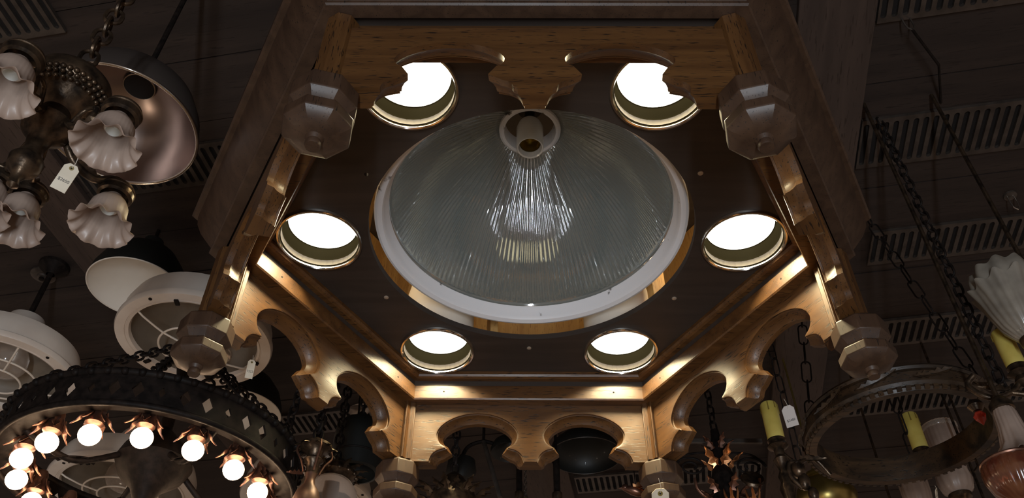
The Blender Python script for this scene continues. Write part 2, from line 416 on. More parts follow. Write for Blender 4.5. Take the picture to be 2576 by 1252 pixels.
# fretwork panel: two gothic arches with cusped feet, solid, coved round the openings
def panel_mesh():
    half = 0.5803 / 2; top = 1.151; bot = 0.998
    arch = [(0, 1.130), (0.03, 1.1265), (0.060, 1.1155), (0.084, 1.0985), (0.0975, 1.077), (0.0968, 1.057), (0.0885, 1.0425), (0.075, 1.034)]
    sm = [tuple(p)[:2] for p in spline([(a, b, 0) for a, b in arch], 4)]
    lobe = [(0.075 + 0.037 * math.sin(PI / 2 * k / 8), bot + 0.036 * math.cos(PI / 2 * k / 8)) for k in range(1, 9)]
    right = sm + lobe                                             # from crown down to the foot
    op = [(-a, b) for a, b in reversed(right)] + right[1:]
    pts = [(-half, top), (-half, bot)]; flag = [0, 0]
    for c in (-0.1255 + 0.004, 0.1255 + 0.004):
        pts += [(c + a, b) for a, b in op]; flag += [1] * len(op)
    pts += [(half, bot), (half, top)]; flag += [0, 0]
    n = len(pts)
    def off(i, d):
        if not flag[i]: return pts[i]
        p, a, b = Vector(pts[i]), Vector(pts[i - 1]), Vector(pts[(i + 1) % n])
        if not flag[i - 1] or not flag[(i + 1) % n]:              # foot: move along the bottom edge only
            s = 1 if not flag[i - 1] else -1
            return (p.x + s * d, p.y)
        t1 = (p - a).normalized(); t2 = (b - p).normalized(); t = (t1 + t2).normalized()
        nrm = Vector((t.y, -t.x))                                  # into the opening
        q = p + nrm * d
        return (q.x, max(q.y, bot))
    prof = [(0.0, 0.0), (0.0006, 0.0022), (0.0045, 0.0022), (0.0052, 0.0048), (0.012, 0.0062), (0.020, 0.0105), (0.026, 0.0165), (0.0375, 0.0175)]
    vs = []
    for y, d in prof:
        vs += [(q[0], y, q[1]) for q in (off(i, d) for i in range(n))]
    fs = []
    for k in range(len(prof) - 1):
        for i in range(n):
            j = (i + 1) % n
            fs.append((k * n + i, k * n + j, (k + 1) * n + j, (k + 1) * n + i))
    for base in (0, (len(prof) - 1) * n):
        bm = bmesh.new()
        bv = [bm.verts.new((vs[base + i][0], 0, vs[base + i][2])) for i in range(n)]
        e = [bm.edges.new((bv[i], bv[(i + 1) % n])) for i in range(n)]
        bmesh.ops.triangle_fill(bm, edges=e, use_beauty=True)
        bm.verts.index_update()
        fs += [tuple(base + v.index for v in f.verts) for f in bm.faces]
        bm.free()
    m = MB(); m.add(vs, fs)
    return m
pn = panel_mesh().build('fretwork_panel', OAK_X, fx, 28)
for k in range(6):
    o = pn if k == 0 else pn.copy()
    if k: C.objects.link(o)
    a = PI / 6 + PI / 3 * k
    o.parent = fx
    o.location = (0.5026 * math.cos(a), 0.5026 * math.sin(a), 0); o.rotation_euler = (0, 0, a - PI / 2)
# corner strips, posts with stepped octagonal pendants
st = MB()
for s in (-1, 1):
    m = RZ(s * PI / 6)
    st.box((-0.006, s * 0.0085, 1.0745), (0.010, 0.0150, 0.150), mx=m)
    st.tube([(-0.0075, s * 0.0165, 0.9995), (-0.0075, s * 0.0165, 1.1495)], 0.0022, 8, mx=m)
stp = st.build('corner_strip', OAK_Z, fx, 30)
po = MB(); po.cap = True
po.lathe([(0.026, 1.177), (0.026, 1.03), (0.026, 0.985)], 8, None, PI / 8)
pd = MB(); pd.cap = True
pd.lathe([(0.026, 1.010), (0.029, 1.010), (0.0505, 0.992), (0.0505, 0.960), (0.043, 0.953), (0.038, 0.945), (0.038, 0.940), (0.0505, 0.934), (0.0500, 0.917), (0.044, 0.911),
          (0.030, 0.904), (0.017, 0.901), (0.0001, 0.9005)], 8, None, PI / 8)
fi = MB(); fi.lathe([(0.0001, 0.884), (0.010, 0.884), (0.0115, 0.888), (0.0100, 0.895), (0.0125, 0.900), (0.0145, 0.905)], 20)
for k in range(6):
    a = PI / 3 * k
    if k == 0:
        p0 = po.build('corner_post', OAK_Z, fx, 20); p1 = pd.build('octagonal_pendant', OAK_R, p0, 20, 0.0015); p2 = fi.build('finial_knob', OAK_R, p0, 35)
        s0 = stp
    else:
        p0 = p0.copy(); C.objects.link(p0); p1 = p1.copy(); C.objects.link(p1); p1.parent = p0; p2 = p2.copy(); C.objects.link(p2); p2.parent = p0
        s0 = s0.copy(); C.objects.link(s0)
    p0.parent = fx; s0.parent = fx
    p0.location = (0.607 * math.cos(a), 0.607 * math.sin(a), 0); p0.rotation_euler = (0, 0, a)
    s0.location = (0.5803 * math.cos(a), 0.5803 * math.sin(a), 0); s0.rotation_euler = (0, 0, a)
# six recessed downlights (trim trimmed flat where it meets the bead)
def clip_hex(x, y, ap):
    for k in range(6):
        a = PI / 6 + PI / 3 * k; d = x * math.cos(a) + y * math.sin(a)
        if d > ap: x -= (d - ap) * math.cos(a); y -= (d - ap) * math.sin(a)
    return x, y
for k in range(6):
    a = PI / 3 * k; cx, cy = R_RING * math.cos(a), R_RING * math.sin(a)
    tr = MB()
    tr.lathe([(0.0815, 1.2215), (0.0810, 1.2150), (0.0830, 1.2125), (0.0862, 1.2130), (0.0880, 1.2165), (0.0885, 1.2205)], 56)
    def trim(x, y, ap):
        q = clip_hex(x + cx, y + cy, ap); return q[0] - cx, q[1] - cy
    tr.v = [(*trim(x, y, 0.4615), z) for x, y, z in tr.v]
    t = tr.build('downlight', CHROME, fx, 40); t.location = (cx, cy, 0)
    rf = MB(); rf.lathe([(0.0812, 1.218), (0.0805, 1.222), (0.0795, 1.232), (0.0765, 1.250), (0.0735, 1.262), (0.0700, 1.264)], 56)
    rf.v = [(*(trim(x, y, 0.4600) if z < 1.221 else (x, y)), z) for x, y, z in rf.v]
    rf.build('reflector_cone', REFLECTOR, t, 40)
    ln = MB(); ln.lathe([(0.0725, 1.2635), (0.060, 1.2600), (0.030, 1.2575), (0.0001, 1.2570)], 48)
    ln.build('lit_lens', LENS, t, 60)
    al = bpy.data.lights.new('downlight_beam', 'AREA'); al.shape = 'DISK'; al.size = 0.105; al.energy = 2.3; al.color = (1.0, 0.84, 0.48)
    al.spread = math.radians(122)
    ao = bpy.data.objects.new('downlight_beam', al); C.objects.link(ao); ao.parent = t; ao.location = (0, 0, 1.2555)
    hs = MB()
    hs.lathe([(0.0835, 1.2365), (0.0835, 1.37), (0.078, 1.40), (0.045, 1.43), (0.044, 1.47), (0.0001, 1.47)], 40)
    hs.build('housing_can', ENAMEL_IN, t, 40)
for k in range(6):
    a = PI / 6 + PI / 3 * k
    if k == 3: continue
    s = MB(); s.lathe([(0.0055, 0.0005), (0.0052, -0.0012), (0.003, -0.0022), (0.0001, -0.0024)], 14)
    o = s.build('screw_head', SCREW, fx); o.location = (0.367 * math.cos(a), 0.367 * math.sin(a), 1.2208)
# light that spills from the back of the cans inside the box
for k, (a, r) in enumerate(((90, 0.44), (210, 0.44), (330, 0.44), (150, 0.47), (30, 0.47))):
    a = math.radians(a)
    lamp('box_light', (r * math.cos(a), r * math.sin(a), EYE + (1.60 if k == 0 else 1.40)), 0.22 if k == 0 else 0.6, (1.0, 0.80, 0.50), 0.03)

# ------------------------------------------------------------------ the ribbed glass dome
gl = thing('ribbed_glass_dome_shade', 'large ribbed glass dome shade with white rim inside the oak canopy', 'glass shade', (0, 0, EYE))
prof = [(0.0665, 1.584), (0.078, 1.577), (0.098, 1.561), (0.125, 1.536), (0.155, 1.505), (0.185, 1.472), (0.215, 1.435), (0.243, 1.395),
        (0.268, 1.352), (0.286, 1.315), (0.2935, 1.297), (0.298, 1.291)]
pf = [tuple(p)[:2] for p in spline([(a, b, 0) for a, b in prof], 3)]
NR = 144
g = MB()
def ribs(r, z, a, i):
    if r < 0.0705 or r > 0.2925: return r, z
    k = min(1, max(0, (r - 0.15) / 0.04))
    env = min(1, (r - 0.07) / 0.012, (0.2925 - r) / 0.006)
    d = env * ((1 - k) * 0.0012 * math.cos(NR / 2 * a) + (0.35 + 0.65 * k) * 0.00095 * math.cos(NR * a))
    return r + d * 0.72, z + d * 0.69
outer = [(r + 0.006, z + 0.006) for r, z in reversed(pf)]
def both(r, z, a, i):
    return ribs(r, z, a, i) if i < len(pf) else (r, z)
g.lathe(pf + outer, NR * 6, None, 0, both, closed=True)
g.build('glass_shade', GLASS, gl, 50)
MB().lathe([(0.2965, 1.3005), (0.2985, 1.287), (0.303, 1.281), (0.305, 1.268), (0.3095, 1.2605), (0.3190, 1.2575), (0.3245, 1.2595), (0.3265, 1.266), (0.3235, 1.276), (0.314, 1.290), (0.306, 1.305)], 128, closed=True).build('white_rim', WHITE_PAINT, gl, 30)
MB().lathe([(0.058, 1.612), (0.058, 1.580), (0.0605, 1.572), (0.0660, 1.5695), (0.0715, 1.573), (0.0725, 1.580), (0.0685, 1.587), (0.0665, 1.612)], 64, closed=True).build('neck_collar', WHITE_PAINT, gl, 35)
sk = MB()
sk.lathe([(0.0215, 1.532), (0.0240, 1.518), (0.0268, 1.516), (0.0280, 1.520), (0.0280, 1.585), (0.0240, 1.597), (0.0150, 1.600), (0.0150, 1.611), (0.0001, 1.611), ], 40)
sk.v = [(x * 1.12, y * 1.12, z - 0.004 if z < 1.59 else z) for x, y, z in sk.v]
sko = sk.build('lamp_socket', PORCELAIN, gl, 35)
th = MB()
th.lathe([(0.0215, 1.5325), (0.0205, 1.536), (0.0215, 1.540), (0.0205, 1.544), (0.0215, 1.548), (0.0205, 1.552), (0.0205, 1.566), (0.007, 1.567), (0.006, 1.563), (0.0001, 1.563)], 36)
th.v = [(x * 1.12, y * 1.12, z - 0.004) for x, y, z in th.v]
th.build('screw_thread', BRASS, sko, 40)
sm_ = MB(); sm_.cap = True
sm_.lathe([(0.012, 1.611), (0.012, 1.655), (0.03, 1.657), (0.03, 1.66)], 20); sm_.build('stem', IRON, gl)

# ------------------------------------------------------------------ hanging things at the left
def stem_mb(x, y, z0, z1, r=0.006):
    return MB().tube([(x, y, z0), (x, y, z1)], r, 10)

# tinned dish shade: centre, radius from the circle of its rim
def dish():
    z = 1.30; c = at(325, 305, z); c = Vector((-0.029 - 0.591 * z, -1.261 + 0.794 * z, EYE + z))
    t = thing('dish_lamp_shade', 'wide tinned metal dish shade with a bright rolled rim and dark crown opening', 'lamp shade', c)
    R = 0.1451
    inn = [(R, 0.0), (R * 0.985, 0.012), (R * 0.93, 0.045), (R * 0.80, 0.085), (R * 0.60, 0.112), (R * 0.36, 0.128), (0.03, 0.134)]
    outp = [(0.03, 0.139), (R * 0.38, 0.133), (R * 0.62, 0.117), (R * 0.83, 0.089), (R * 0.96, 0.047), (R * 1.012, 0.012), (R * 1.012, 0.0)]
    MB().lathe(inn, 72).build('dish_inside', TIN, t, 50)
    MB().lathe(outp, 72).build('dish_back', TIN_OUT, t, 50)
    MB().ring(R * 1.008, -0.001, 0.0034, 96, 10).build('rolled_rim', CHROME, t, 60)
    h = MB(); h.cap = True
    h.lathe([(0.030, 0.1285), (0.030, 0.1325)], 32); h.build('round_opening', VOID, t, 40)
    MB().ring(0.0305, 0.1283, 0.0013, 36, 6).build('opening_lip', CHROME, t, 60)
    m = stem_mb(0, 0, 0.136, 1.95 - z, 0.006); m.lathe([(0.0001, 1.95 - z), (0.045, 1.95 - z), (0.043, 1.94 - z), (0.012, 1.915 - z)], 24)
    m.build('hanging_stem', IRON, t)
dish()

def enamel_shade(name, label, px, z, k, off, R, depth, rim_only=False):
    c = Vector((-0.029 + off[0] * z, -1.261 + off[1] * z, EYE + z))
    t = thing(name, label, 'lamp shade', c)
    inn = [(R, 0.0), (R * 0.97, 0.010), (R * 0.80, depth * 0.22), (R * 0.55, depth * 0.38), (R * 0.30, depth * 0.50), (0.0001, depth * 0.54)]
    outp = [(R * 1.012, 0.0), (R * 1.012, 0.006), (R * 0.99, depth * 0.22), (R * 0.88, depth * 0.52), (R * 0.66, depth * 0.80), (R * 0.36, depth), (0.03, depth * 1.06), (0.03, depth * 1.25), (0.0001, depth * 1.26)]
    MB().lathe(inn, 64).build('white_inside', ENAMEL_IN, t, 50)
    MB().lathe(outp, 64).build('dark_back', ENAMEL_DARK, t, 40)
    MB().ring(R * 1.006, 0.001, 0.0022, 80, 8).build('rim', WIRE, t, 60)
    stem_mb(0, 0, depth * 1.24, 1.95 - z).build('hanging_stem', IRON, t)
    return t
enamel_shade('enamel_lamp_shade', 'dark-backed enamel shade with a pale inside, left of the canopy below the ruffled glass bell', None, 1.70, 0, (-0.686, 1.162), 0.140, 0.16)
enamel_shade('enamel_lamp_shade', 'dark-backed enamel shade with a cream inside, partly behind the black iron ring', None, 1.60, 0, (-0.597, 1.567), 0.144, 0.16)

def caged_light(label, px_off, z, R, yaw, lens=False, body=1.0, bars=4):
    c = Vector((-0.029 + px_off[0] * z, -1.261 + px_off[1] * z, EYE + z))
    t = thing('caged_industrial_light', label, 'industrial light', c, yaw, 'cream industrial lights with wire guards')
    MB().lathe([(R * 0.80, 0.012), (R * 0.815, 0.0), (R * 0.845, -0.002), (R * 0.850, 0.0015), (R * 0.862, 0.0015), (R * 0.867, -0.002), (R * 0.985, -0.001), (R, 0.006), (R, 0.016), (R * 0.95, 0.024)], 80).build('rim_ring', ENAMEL, t, 30)
    MB().lathe([(R * 0.96, 0.020), (R * 0.955, 0.060 * body), (R * 0.90, 0.095 * body), (R * 0.70, 0.120 * body), (R * 0.42, 0.140 * body), (R * 0.30, 0.150 * body), (R * 0.29, 0.19 * body), (R * 0.24, 0.215 * body), (R * 0.1, 0.222 * body), (0.0001, 0.222 * body)], 64).build('housing', ENAMEL, t, 35)
    MB().lathe([(R * 0.805, 0.012), (R * 0.80, 0.045), (R * 0.66, 0.080), (R * 0.40, 0.105), (R * 0.14, 0.118), (0.0001, 0.120)], 64).build('reflector', SHADED, t, 50)
    if lens:
        MB().lathe([(R * 0.20, 0.100), (R * 0.27, 0.070), (R * 0.28, 0.040), (R * 0.22, 0.014), (R * 0.10, 0.003), (0.0001, 0.0)], 32).build('bulb', SEEDED, t, 60)
    g = MB()
    for q in (0.30, 0.50) if lens else (0.42,):
        g.ring(R * q, -0.020 if q < 0.45 else -0.012, 0.0032, 56, 8)
    for k in range(bars):
        a = 2 * PI * k / bars + 0.5
        pts = [(R * 0.30 if lens else R * 0.42, -0.020), (R * 0.55, -0.014), (R * 0.74, -0.003), (R * 0.81, 0.004)]
        if not lens and k % 2 == 0: pts = [(0.0, -0.022)] + pts
        g.tube([(r * math.cos(a), r * math.sin(a), zz) for r, zz in pts], 0.0030, 8)
    g.build('wire_guard', WIRE, t, 60)
    for k in range(4):
        a = PI / 2 * k + 0.9
        s = MB().lathe([(0.0055, 0.0005), (0.0048, -0.0025), (0.0001, -0.0035)], 12).build('rim_screw', IRON, t)
        s.location = (R * 0.93 * math.cos(a), R * 0.93 * math.sin(a), -0.001)
    for k in range(3):
        a = 2 * PI / 3 * k + 0.2
        b = MB().box((R * 0.83, 0, -0.004), (0.022, 0.012, 0.006), mx=RZ(a)).build('guard_clip', IRON, t, 0, 0.001)
    m = stem_mb(0, 0, 0.215 * body, 1.95 - z, 0.009); m.lathe([(0.0001, 1.95 - z), (0.05, 1.95 - z), (0.048, 1.94 - z), (0.014, 1.91 - z)], 24)
    m.build('hanging_stem', IRON, t)
    return t
caged_light('cream industrial light with a wire guard directly behind the left corner pendant of the canopy', (-0.623, 1.319), 1.50, 0.2215, 0.35)
caged_light('cream industrial light with a bulb and two guard hoops, cut by the left edge', (-1.049, 1.432), 1.50, 0.2235, 0.2, True)
caged_light('cream industrial light with a wire guard seen through the lit bulb ring', (-0.963, 1.918), 1.40, 0.2456, 0.1, True)
q = at(770, 1262, 1.45)
caged_light('cream industrial light low behind the dark lantern, showing a slice of its rim', ((q.x + 0.029) / 1.45, (q.y + 1.261) / 1.45), 1.45, 0.235, 0.4, True)

# small ceiling plate
q = at(110, 690, 1.95)
t = thing('ceiling_escutcheon', 'small round metal plate on the ceiling boards near the left edge', 'ceiling plate', q)
m = MB(); m.lathe([(0.042, -0.001), (0.041, -0.006), (0.030, -0.011), (0.018, -0.010), (0.016, -0.016), (0.006, -0.018), (0.0001, -0.018)], 36); m.build('plate', VENT, t, 40)
MB().lathe([(0.009, -0.016), (0.009, -0.023), (0.0001, -0.024)], 16).build('centre_boss', IRON, t)

# ------------------------------------------------------------------ bronze chandelier with ruffled bells (left)
def bell_mb(s=1.0, n=10, amp=0.12, flip=False):
    pr = [(0.017, 0.0), (0.019, -0.006), (0.030, -0.016), (0.0375, -0.030), (0.0395, -0.048), (0.0415, -0.062), (0.047, -0.075), (0.0555, -0.085), (0.0635, -0.0905)]
    inn = [(r - 0.0022, z - 0.0005) for r, z in reversed(pr)]
    N_ = len(pr)
    def fn(r, z, a, i):
        zz = -z
        q = max(0, (zz - 0.050) / 0.041) ** 1.6
        q = min(q, 1)
        k = 1 + amp * q * math.cos(n * a) + 0.006 * math.cos(3 * n * a) * min(1, zz / 0.05)
        return r * s * k, (z + 0.0045 * q * math.cos(n * a)) * s * (-1 if flip else 1)
    g = MB(); g.lathe(pr + inn, 120, None, 0, fn); return g
ZC = 1.0
ax = at(170, 235, ZC); ax = Vector((ax.x, ax.y, EYE))
chA = thing('bronze_arm_chandelier', 'aged bronze chandelier with ruffled opal bells hanging at the upper left edge', 'chandelier', (ax.x, ax.y, EYE))
m = MB()
m.lathe([(0.004, 1.052), (0.010, 1.046), (0.016, 1.040), (0.040, 1.033), (0.0545, 1.020), (0.058, 1.006), (0.0545, 0.994), (0.050, 0.988), (0.044, 0.985), (0.030, 0.975), (0.020, 0.955), (0.024, 0.940), (0.034, 0.928),
         (0.030, 0.912), (0.016, 0.897), (0.012, 0.875), (0.016, 0.862), (0.022, 0.852), (0.020, 0.838), (0.010, 0.826), (0.0055, 0.815), (0.0075, 0.806), (0.0001, 0.800)], 48)
m.build('turned_body', BRONZE, chA, 40)
m = MB()
for r0, zz, nb, rb in ((0.0560, 0.992, 40, 0.0042), (0.0530, 0.985, 36, 0.0040), (0.0480, 0.979, 32, 0.0036)):
    for k in range(nb): a = 2 * PI * k / nb; m.ball((r0 * math.cos(a), r0 * math.sin(a), zz), rb, 8)
m.build('beaded_collar', BRONZE, chA, 60)
m = MB(); m.ring(0.014, 0, 0.0025, 24, 8, T(0, 0, 1.062) @ RX(PI / 2)); m.build('top_loop', BRONZE, chA)
chain_mb(MB(), (0, 0, 1.073), (0, 0, 1.945), 0.036, 0.024, 0.0033).build('chain', BRONZE, chA)
hol = [at(305, 288, 0.905), at(290, 487, 0.905)]
angs = [math.atan2(h.y - ax.y, h.x - ax.x) for h in hol] + [math.atan2(h.y - ax.y, h.x - ax.x) for h in (at(48, 118, 0.905), at(-30, 470, 0.905))] + [math.radians(120)]
bellA = []
for k, a in enumerate(angs):
    ca, sa = math.cos(a), math.sin(a); R_ = 0.125
    m = MB()
    P = spline([(0.022 * ca, 0.022 * sa, 0.935), (0.05 * ca, 0.05 * sa, 0.905), (0.085 * ca, 0.085 * sa, 0.900), (0.112 * ca, 0.112 * sa, 0.925), (R_ * ca, R_ * sa, 0.928), (R_ * ca, R_ * sa, 0.914)], 6)
    m.tube(P, 0.0055, 10)
    P = spline([(0.04 * ca, 0.04 * sa, 0.915), (0.055 * ca, 0.055 * sa, 0.94), (0.075 * ca, 0.075 * sa, 0.935), (0.072 * ca, 0.072 * sa, 0.918)], 6)
    m.tube(P, 0.0035, 8)
    leaf_mb(m, (0.045 * ca, 0.045 * sa, 0.902), (ca, sa, -0.1), 0.05, 0.03, 0.3, 3, None, (0, 0, 1))
    arm = m.build('arm', BRONZE, chA, 50)
    cup = MB(); cup.lathe([(0.008, 0.020), (0.016, 0.017), (0.024, 0.010), (0.0255, 0.000), (0.0245, -0.006), (0.020, -0.008), (0.018, 0.004), (0.0001, 0.006)], 32)
    cup.ring(0.0250, 0.004, 0.0016, 32, 6)
    c = cup.build('shade_holder', BRONZE, arm, 40); c.location = (R_ * ca, R_ * sa, 0.905)
    bl = bell_mb(0.68, 11, 0.045).build('ruffled_bell', OPAL, chA, 60); bl.location = (R_ * ca, R_ * sa, 0.899); bl.rotation_euler = (0, 0, a)
    sp = MB().lathe([(0.0115, 0.0), (0.0125, -0.022), (0.009, -0.026), (0.0085, -0.010), (0.0001, -0.009)], 20).build('bulb_socket', PORCELAIN, arm, 40)
    sp.location = (R_ * ca, R_ * sa, 0.896)

def price_tag(label, p, w_, h_, rot, text, m=PAPER, hole=True, group=None, tsize=0.3, tdy=-0.12):
    """a stiff card with clipped top corners, an eyelet, a string and lettering; local x right, z up, faces -y"""
    t = thing('price_tag', label, 'price tag', p)
    t.rotation_euler = rot
    th = 0.0006; cc = w_ * 0.26
    out = [(-w_ / 2, -h_ / 2), (w_ / 2, -h_ / 2), (w_ / 2, h_ / 2 - cc), (w_ / 2 - cc, h_ / 2), (-w_ / 2 + cc, h_ / 2), (-w_ / 2, h_ / 2 - cc)]
    g = MB(); n = len(out)
    g.add([(x, -th, z) for x, z in out] + [(x, th, z) for x, z in out], [tuple(range(n)), tuple(range(2 * n - 1, n - 1, -1))] + [(i, n + i, n + (i + 1) % n, (i + 1) % n) for i in range(n)])
    g.build('card', m, t, 0)
    if hole:
        e = MB(); e.lathe([(w_ * 0.06, -0.0011), (w_ * 0.10, -0.0013), (w_ * 0.15, -0.0011), (w_ * 0.15, 0.0)], 24, T(0, 0, h_ / 2 - w_ * 0.28) @ RX(PI / 2) @ Matrix.Scale(-1, 4, (0, 0, 1)))
        e.build('eyelet', DRIP if m is PAPER else m, t)
        e = MB(); e.cap = True; e.lathe([(w_ * 0.06, 0.0007), (w_ * 0.06, 0.0009)], 20, T(0, 0, h_ / 2 - w_ * 0.28) @ RX(PI / 2)); e.build('eyelet_hole', VOID, t)
    s_ = MB().tube(spline([(0, -0.001, h_ / 2 - w_ * 0.24), (w_ * 0.05, -0.001, h_ / 2 + w_ * 0.1), (-w_ * 0.05, 0.001, h_ / 2 + w_ * 0.6)], 5), 0.0005, 5)
    s_.build('string', STRING, t)
    if not text: return t
    cu = bpy.data.curves.new('lettering', 'FONT'); cu.body = text; cu.size = w_ * tsize; cu.align_x = 'CENTER'; cu.align_y = 'CENTER'; cu.extrude = 0.00008
    tmp = bpy.data.objects.new('tmp', cu); C.objects.link(tmp)
    dg = bpy.context.evaluated_depsgraph_get()
    me = bpy.data.meshes.new_from_object(tmp.evaluated_get(dg)); bpy.data.objects.remove(tmp); bpy.data.curves.remove(cu)
    me.materials.clear(); me.materials.append(INK)
    o = bpy.data.objects.new('lettering', me); C.objects.link(o); o.parent = t
    o.rotation_euler = (PI / 2, 0, 0); o.location = (0, -th - 0.0002, h_ * tdy)
    return t
def facing(roll=0.0, yaw=0.0, tilt=0.0):
    """rotation that shows a card roughly square to the viewer, rolled in its own plane"""
    return (Matrix((RIGHT, FWD, UP)).transposed().to_4x4() @ RZ(yaw) @ RX(tilt) @ RY(roll)).to_euler()
price_tag('cream price tag reading $2650 on the bronze chandelier at left', at(165, 446, 0.86), 0.0205, 0.0405, facing(0.50, 0.35, -0.2), '$2650', tsize=0.30, tdy=-0.12)

# ------------------------------------------------------------------ black iron ring chandelier with lit bulbs
RC = Vector((-0.848, 0.473, EYE + 1.0)); RR = 0.3235
rg = thing('iron_ring_chandelier', 'black pierced iron ring chandelier with glowing round bulbs in leaf cups', 'chandelier', RC)
m = MB(); NC = 44; zt, zb = -0.008, -0.070
for k in range(NC):
    a0, a1 = 2 * PI * k / NC, 2 * PI * (k + 1) / NC
    def P(t, z, r): a = a0 + (a1 - a0) * t; return (r * math.cos(a), r * math.sin(a), z)
    hz = (zt + zb) / 2; dh = 0.019; dt = 0.27
    if k % 3 == 2: dh, dt = 0.012, 0.16
    for r, inv in ((RR - 0.003, 0), (RR - 0.0075, 1)):
        pass
    ro, ri = RR - 0.003, RR - 0.008
    sq = [(0, zb), (1, zb), (1, zt), (0, zt)]; dm = [(0.5, hz - dh), (0.5 + dt, hz), (0.5, hz + dh), (0.5 - dt, hz)]
    vs = [P(t, z, ro) for t, z in sq] + [P(t, z, ro) for t, z in dm] + [P(t, z, ri) for t, z in sq] + [P(t, z, ri) for t, z in dm]
    fs = []
    for b in (0, 8):
        fs += [(b + 0, b + 1, b + 4), (b + 1, b + 5, b + 4), (b + 1, b + 2, b + 5), (b + 2, b + 6, b + 5), (b + 2, b + 3, b + 6), (b + 3, b + 7, b + 6), (b + 3, b + 0, b + 7), (b + 0, b + 4, b + 7)]
    fs += [(4 + i, 4 + (i + 1) % 4, 12 + (i + 1) % 4, 12 + i) for i in range(4)]
    m.add(vs, fs)
m.build('pierced_band', IRON, rg, 30)
m = MB()
for z in (0.0, -0.074): m.tube([((RR - 0.004) * math.cos(2 * PI * k / 96), (RR - 0.004) * math.sin(2 * PI * k / 96), z) for k in range(96)], 0.0085 if z == 0 else 0.007, 10, True)
for k in range(60):
    a = 2 * PI * k / 60
    m.ball(((RR + 0.001) * math.cos(a), (RR + 0.001) * math.sin(a), -0.002), 0.0085, 8)
m.build('rope_edge', IRON, rg, 50)
m = MB(); m.lathe([(RR - 0.006, -0.070), (RR - 0.045, -0.066), (RR - 0.052, -0.060), (RR - 0.045, -0.060), (RR - 0.006, -0.064)], 96, closed=True); m.build('lower_flange', IRON, rg, 40)
m = MB(); m.cap = True
m.lathe([(0.015, 0.30), (0.03, 0.27), (0.022, 0.24), (0.012, 0.20), (0.016, 0.06), (0.045, 0.03), (0.075, 0.0), (0.085, -0.03), (0.07, -0.06), (0.035, -0.09), (0.015, -0.13), (0.022, -0.15), (0.0001, -0.17)], 40)
m.build('centre_hub', IRON, rg, 40)
for k in range(4):
    a = PI / 4 + PI / 2 * k; ca, sa = math.cos(a), math.sin(a)
    m = MB(); m.tube(spline([(0.07 * ca, 0.07 * sa, -0.03), (0.16 * ca, 0.16 * sa, -0.085), (0.24 * ca, 0.24 * sa, -0.075), (0.315 * ca, 0.315 * sa, -0.045)], 6), 0.007, 8)
    leaf_mb(m, (0.12 * ca, 0.12 * sa, -0.066), (ca, sa, -0.1), 0.10, 0.05, 0.25, 4, None, (0, 0, -1))
    m.build('strap_arm', IRON, rg, 50)
for u, v in ((612, 1000), (388, 925), (100, 960), (740, 1105)):
    p = at(u, v, 1.0) - RC; p = Vector((p.x, p.y, 0)).normalized() * (RR - 0.004)
    chain_mb(MB(), (p.x, p.y, 0.008), (p.x * 0.07, p.y * 0.07, 0.29), 0.030, 0.019, 0.0032).build('chain', IRON, rg, 60)
chain_mb(MB(), (0, 0, 0.29), (0, 0, 0.945), 0.034, 0.022, 0.0035).build('chain', IRON, rg, 60)
bulb0 = None
for k in range(16):
    a = math.radians(-5.5 + 22.5 * k); ca, sa = math.cos(a), math.sin(a)
    if k == 0:
        m = MB(); m.cap = True
        m.lathe([(0.010, -0.035), (0.014, -0.045), (0.015, -0.070), (0.0185, -0.078), (0.0185, -0.084), (0.012, -0.086)], 24)
        for j in range(6):
            b = 2 * PI * j / 6
            leaf_mb(m, (0.0150 * math.cos(b), 0.0150 * math.sin(b), -0.058), (0.25 * math.cos(b), 0.25 * math.sin(b), -1), 0.042, 0.022, 0.42, 2, None, (math.cos(b), math.sin(b), 0))
        m.tube([(0, 0, -0.036), (0.05, 0, -0.058)], 0.006, 8)
        cu_ = m.build('leaf_cup', BRONZE_RED, rg, 50)
        bl = MB(); bl.ball((0, 0, -0.1095), 0.0220, 24, 0.95); bb = bl.build('lit_bulb', BULB, cu_, 60)
    else:
        cu_ = cu_.copy(); C.objects.link(cu_); bb = bb.copy(); C.objects.link(bb); bb.parent = cu_
    cu_.parent = rg; cu_.location = (0.258 * ca, 0.258 * sa, 0); cu_.rotation_euler = (0, 0, a)
price_tag('small tag hanging beside a chain of the black iron ring', at(630, 928, 1.06), 0.0165, 0.040, facing(0.22, 0.0), '1522', PAPER, True, tsize=0.42)
# iron hook with a glass bobeche hanging under the left corner of the canopy
q = at(540, 905, 1.15)
t = thing('bobeche_hook', 'small dark hook carrying a glass drip cup under the left canopy corner', 'hook', q)
m = MB(); m.lathe([(0.004, 0.05), (0.011, 0.045), (0.006, 0.03), (0.010, 0.015), (0.006, 0.004), (0.013, -0.01), (0.012, -0.03), (0.016, -0.04), (0.008, -0.05), (0.006, -0.056)], 20)
m.ring(0.016, 0, 0.0035, 24, 8, T(0, 0, -0.070) @ RX(PI / 2) @ RY(0.0)); m.build('shank', IRON, t, 50)
MB().lathe([(0.008, 0.004), (0.026, 0.008), (0.034, 0.016), (0.034, 0.019), (0.026, 0.012), (0.008, 0.008)], 32, closed=True).build('glass_cup', SEEDED, t, 60)
m = MB(); chain_mb(m, (0, 0, 0.05), (0, 0, 0.795), 0.026, 0.015, 0.0024); m.build('chain', IRON, t)

# ------------------------------------------------------------------ things low on the left, behind the lit panel
def loose_chain(label, pts, z, L=0.032, W=0.020, r=0.0034, m=IRON, top=True):
    P0 = at(*pts, z)
    return P0
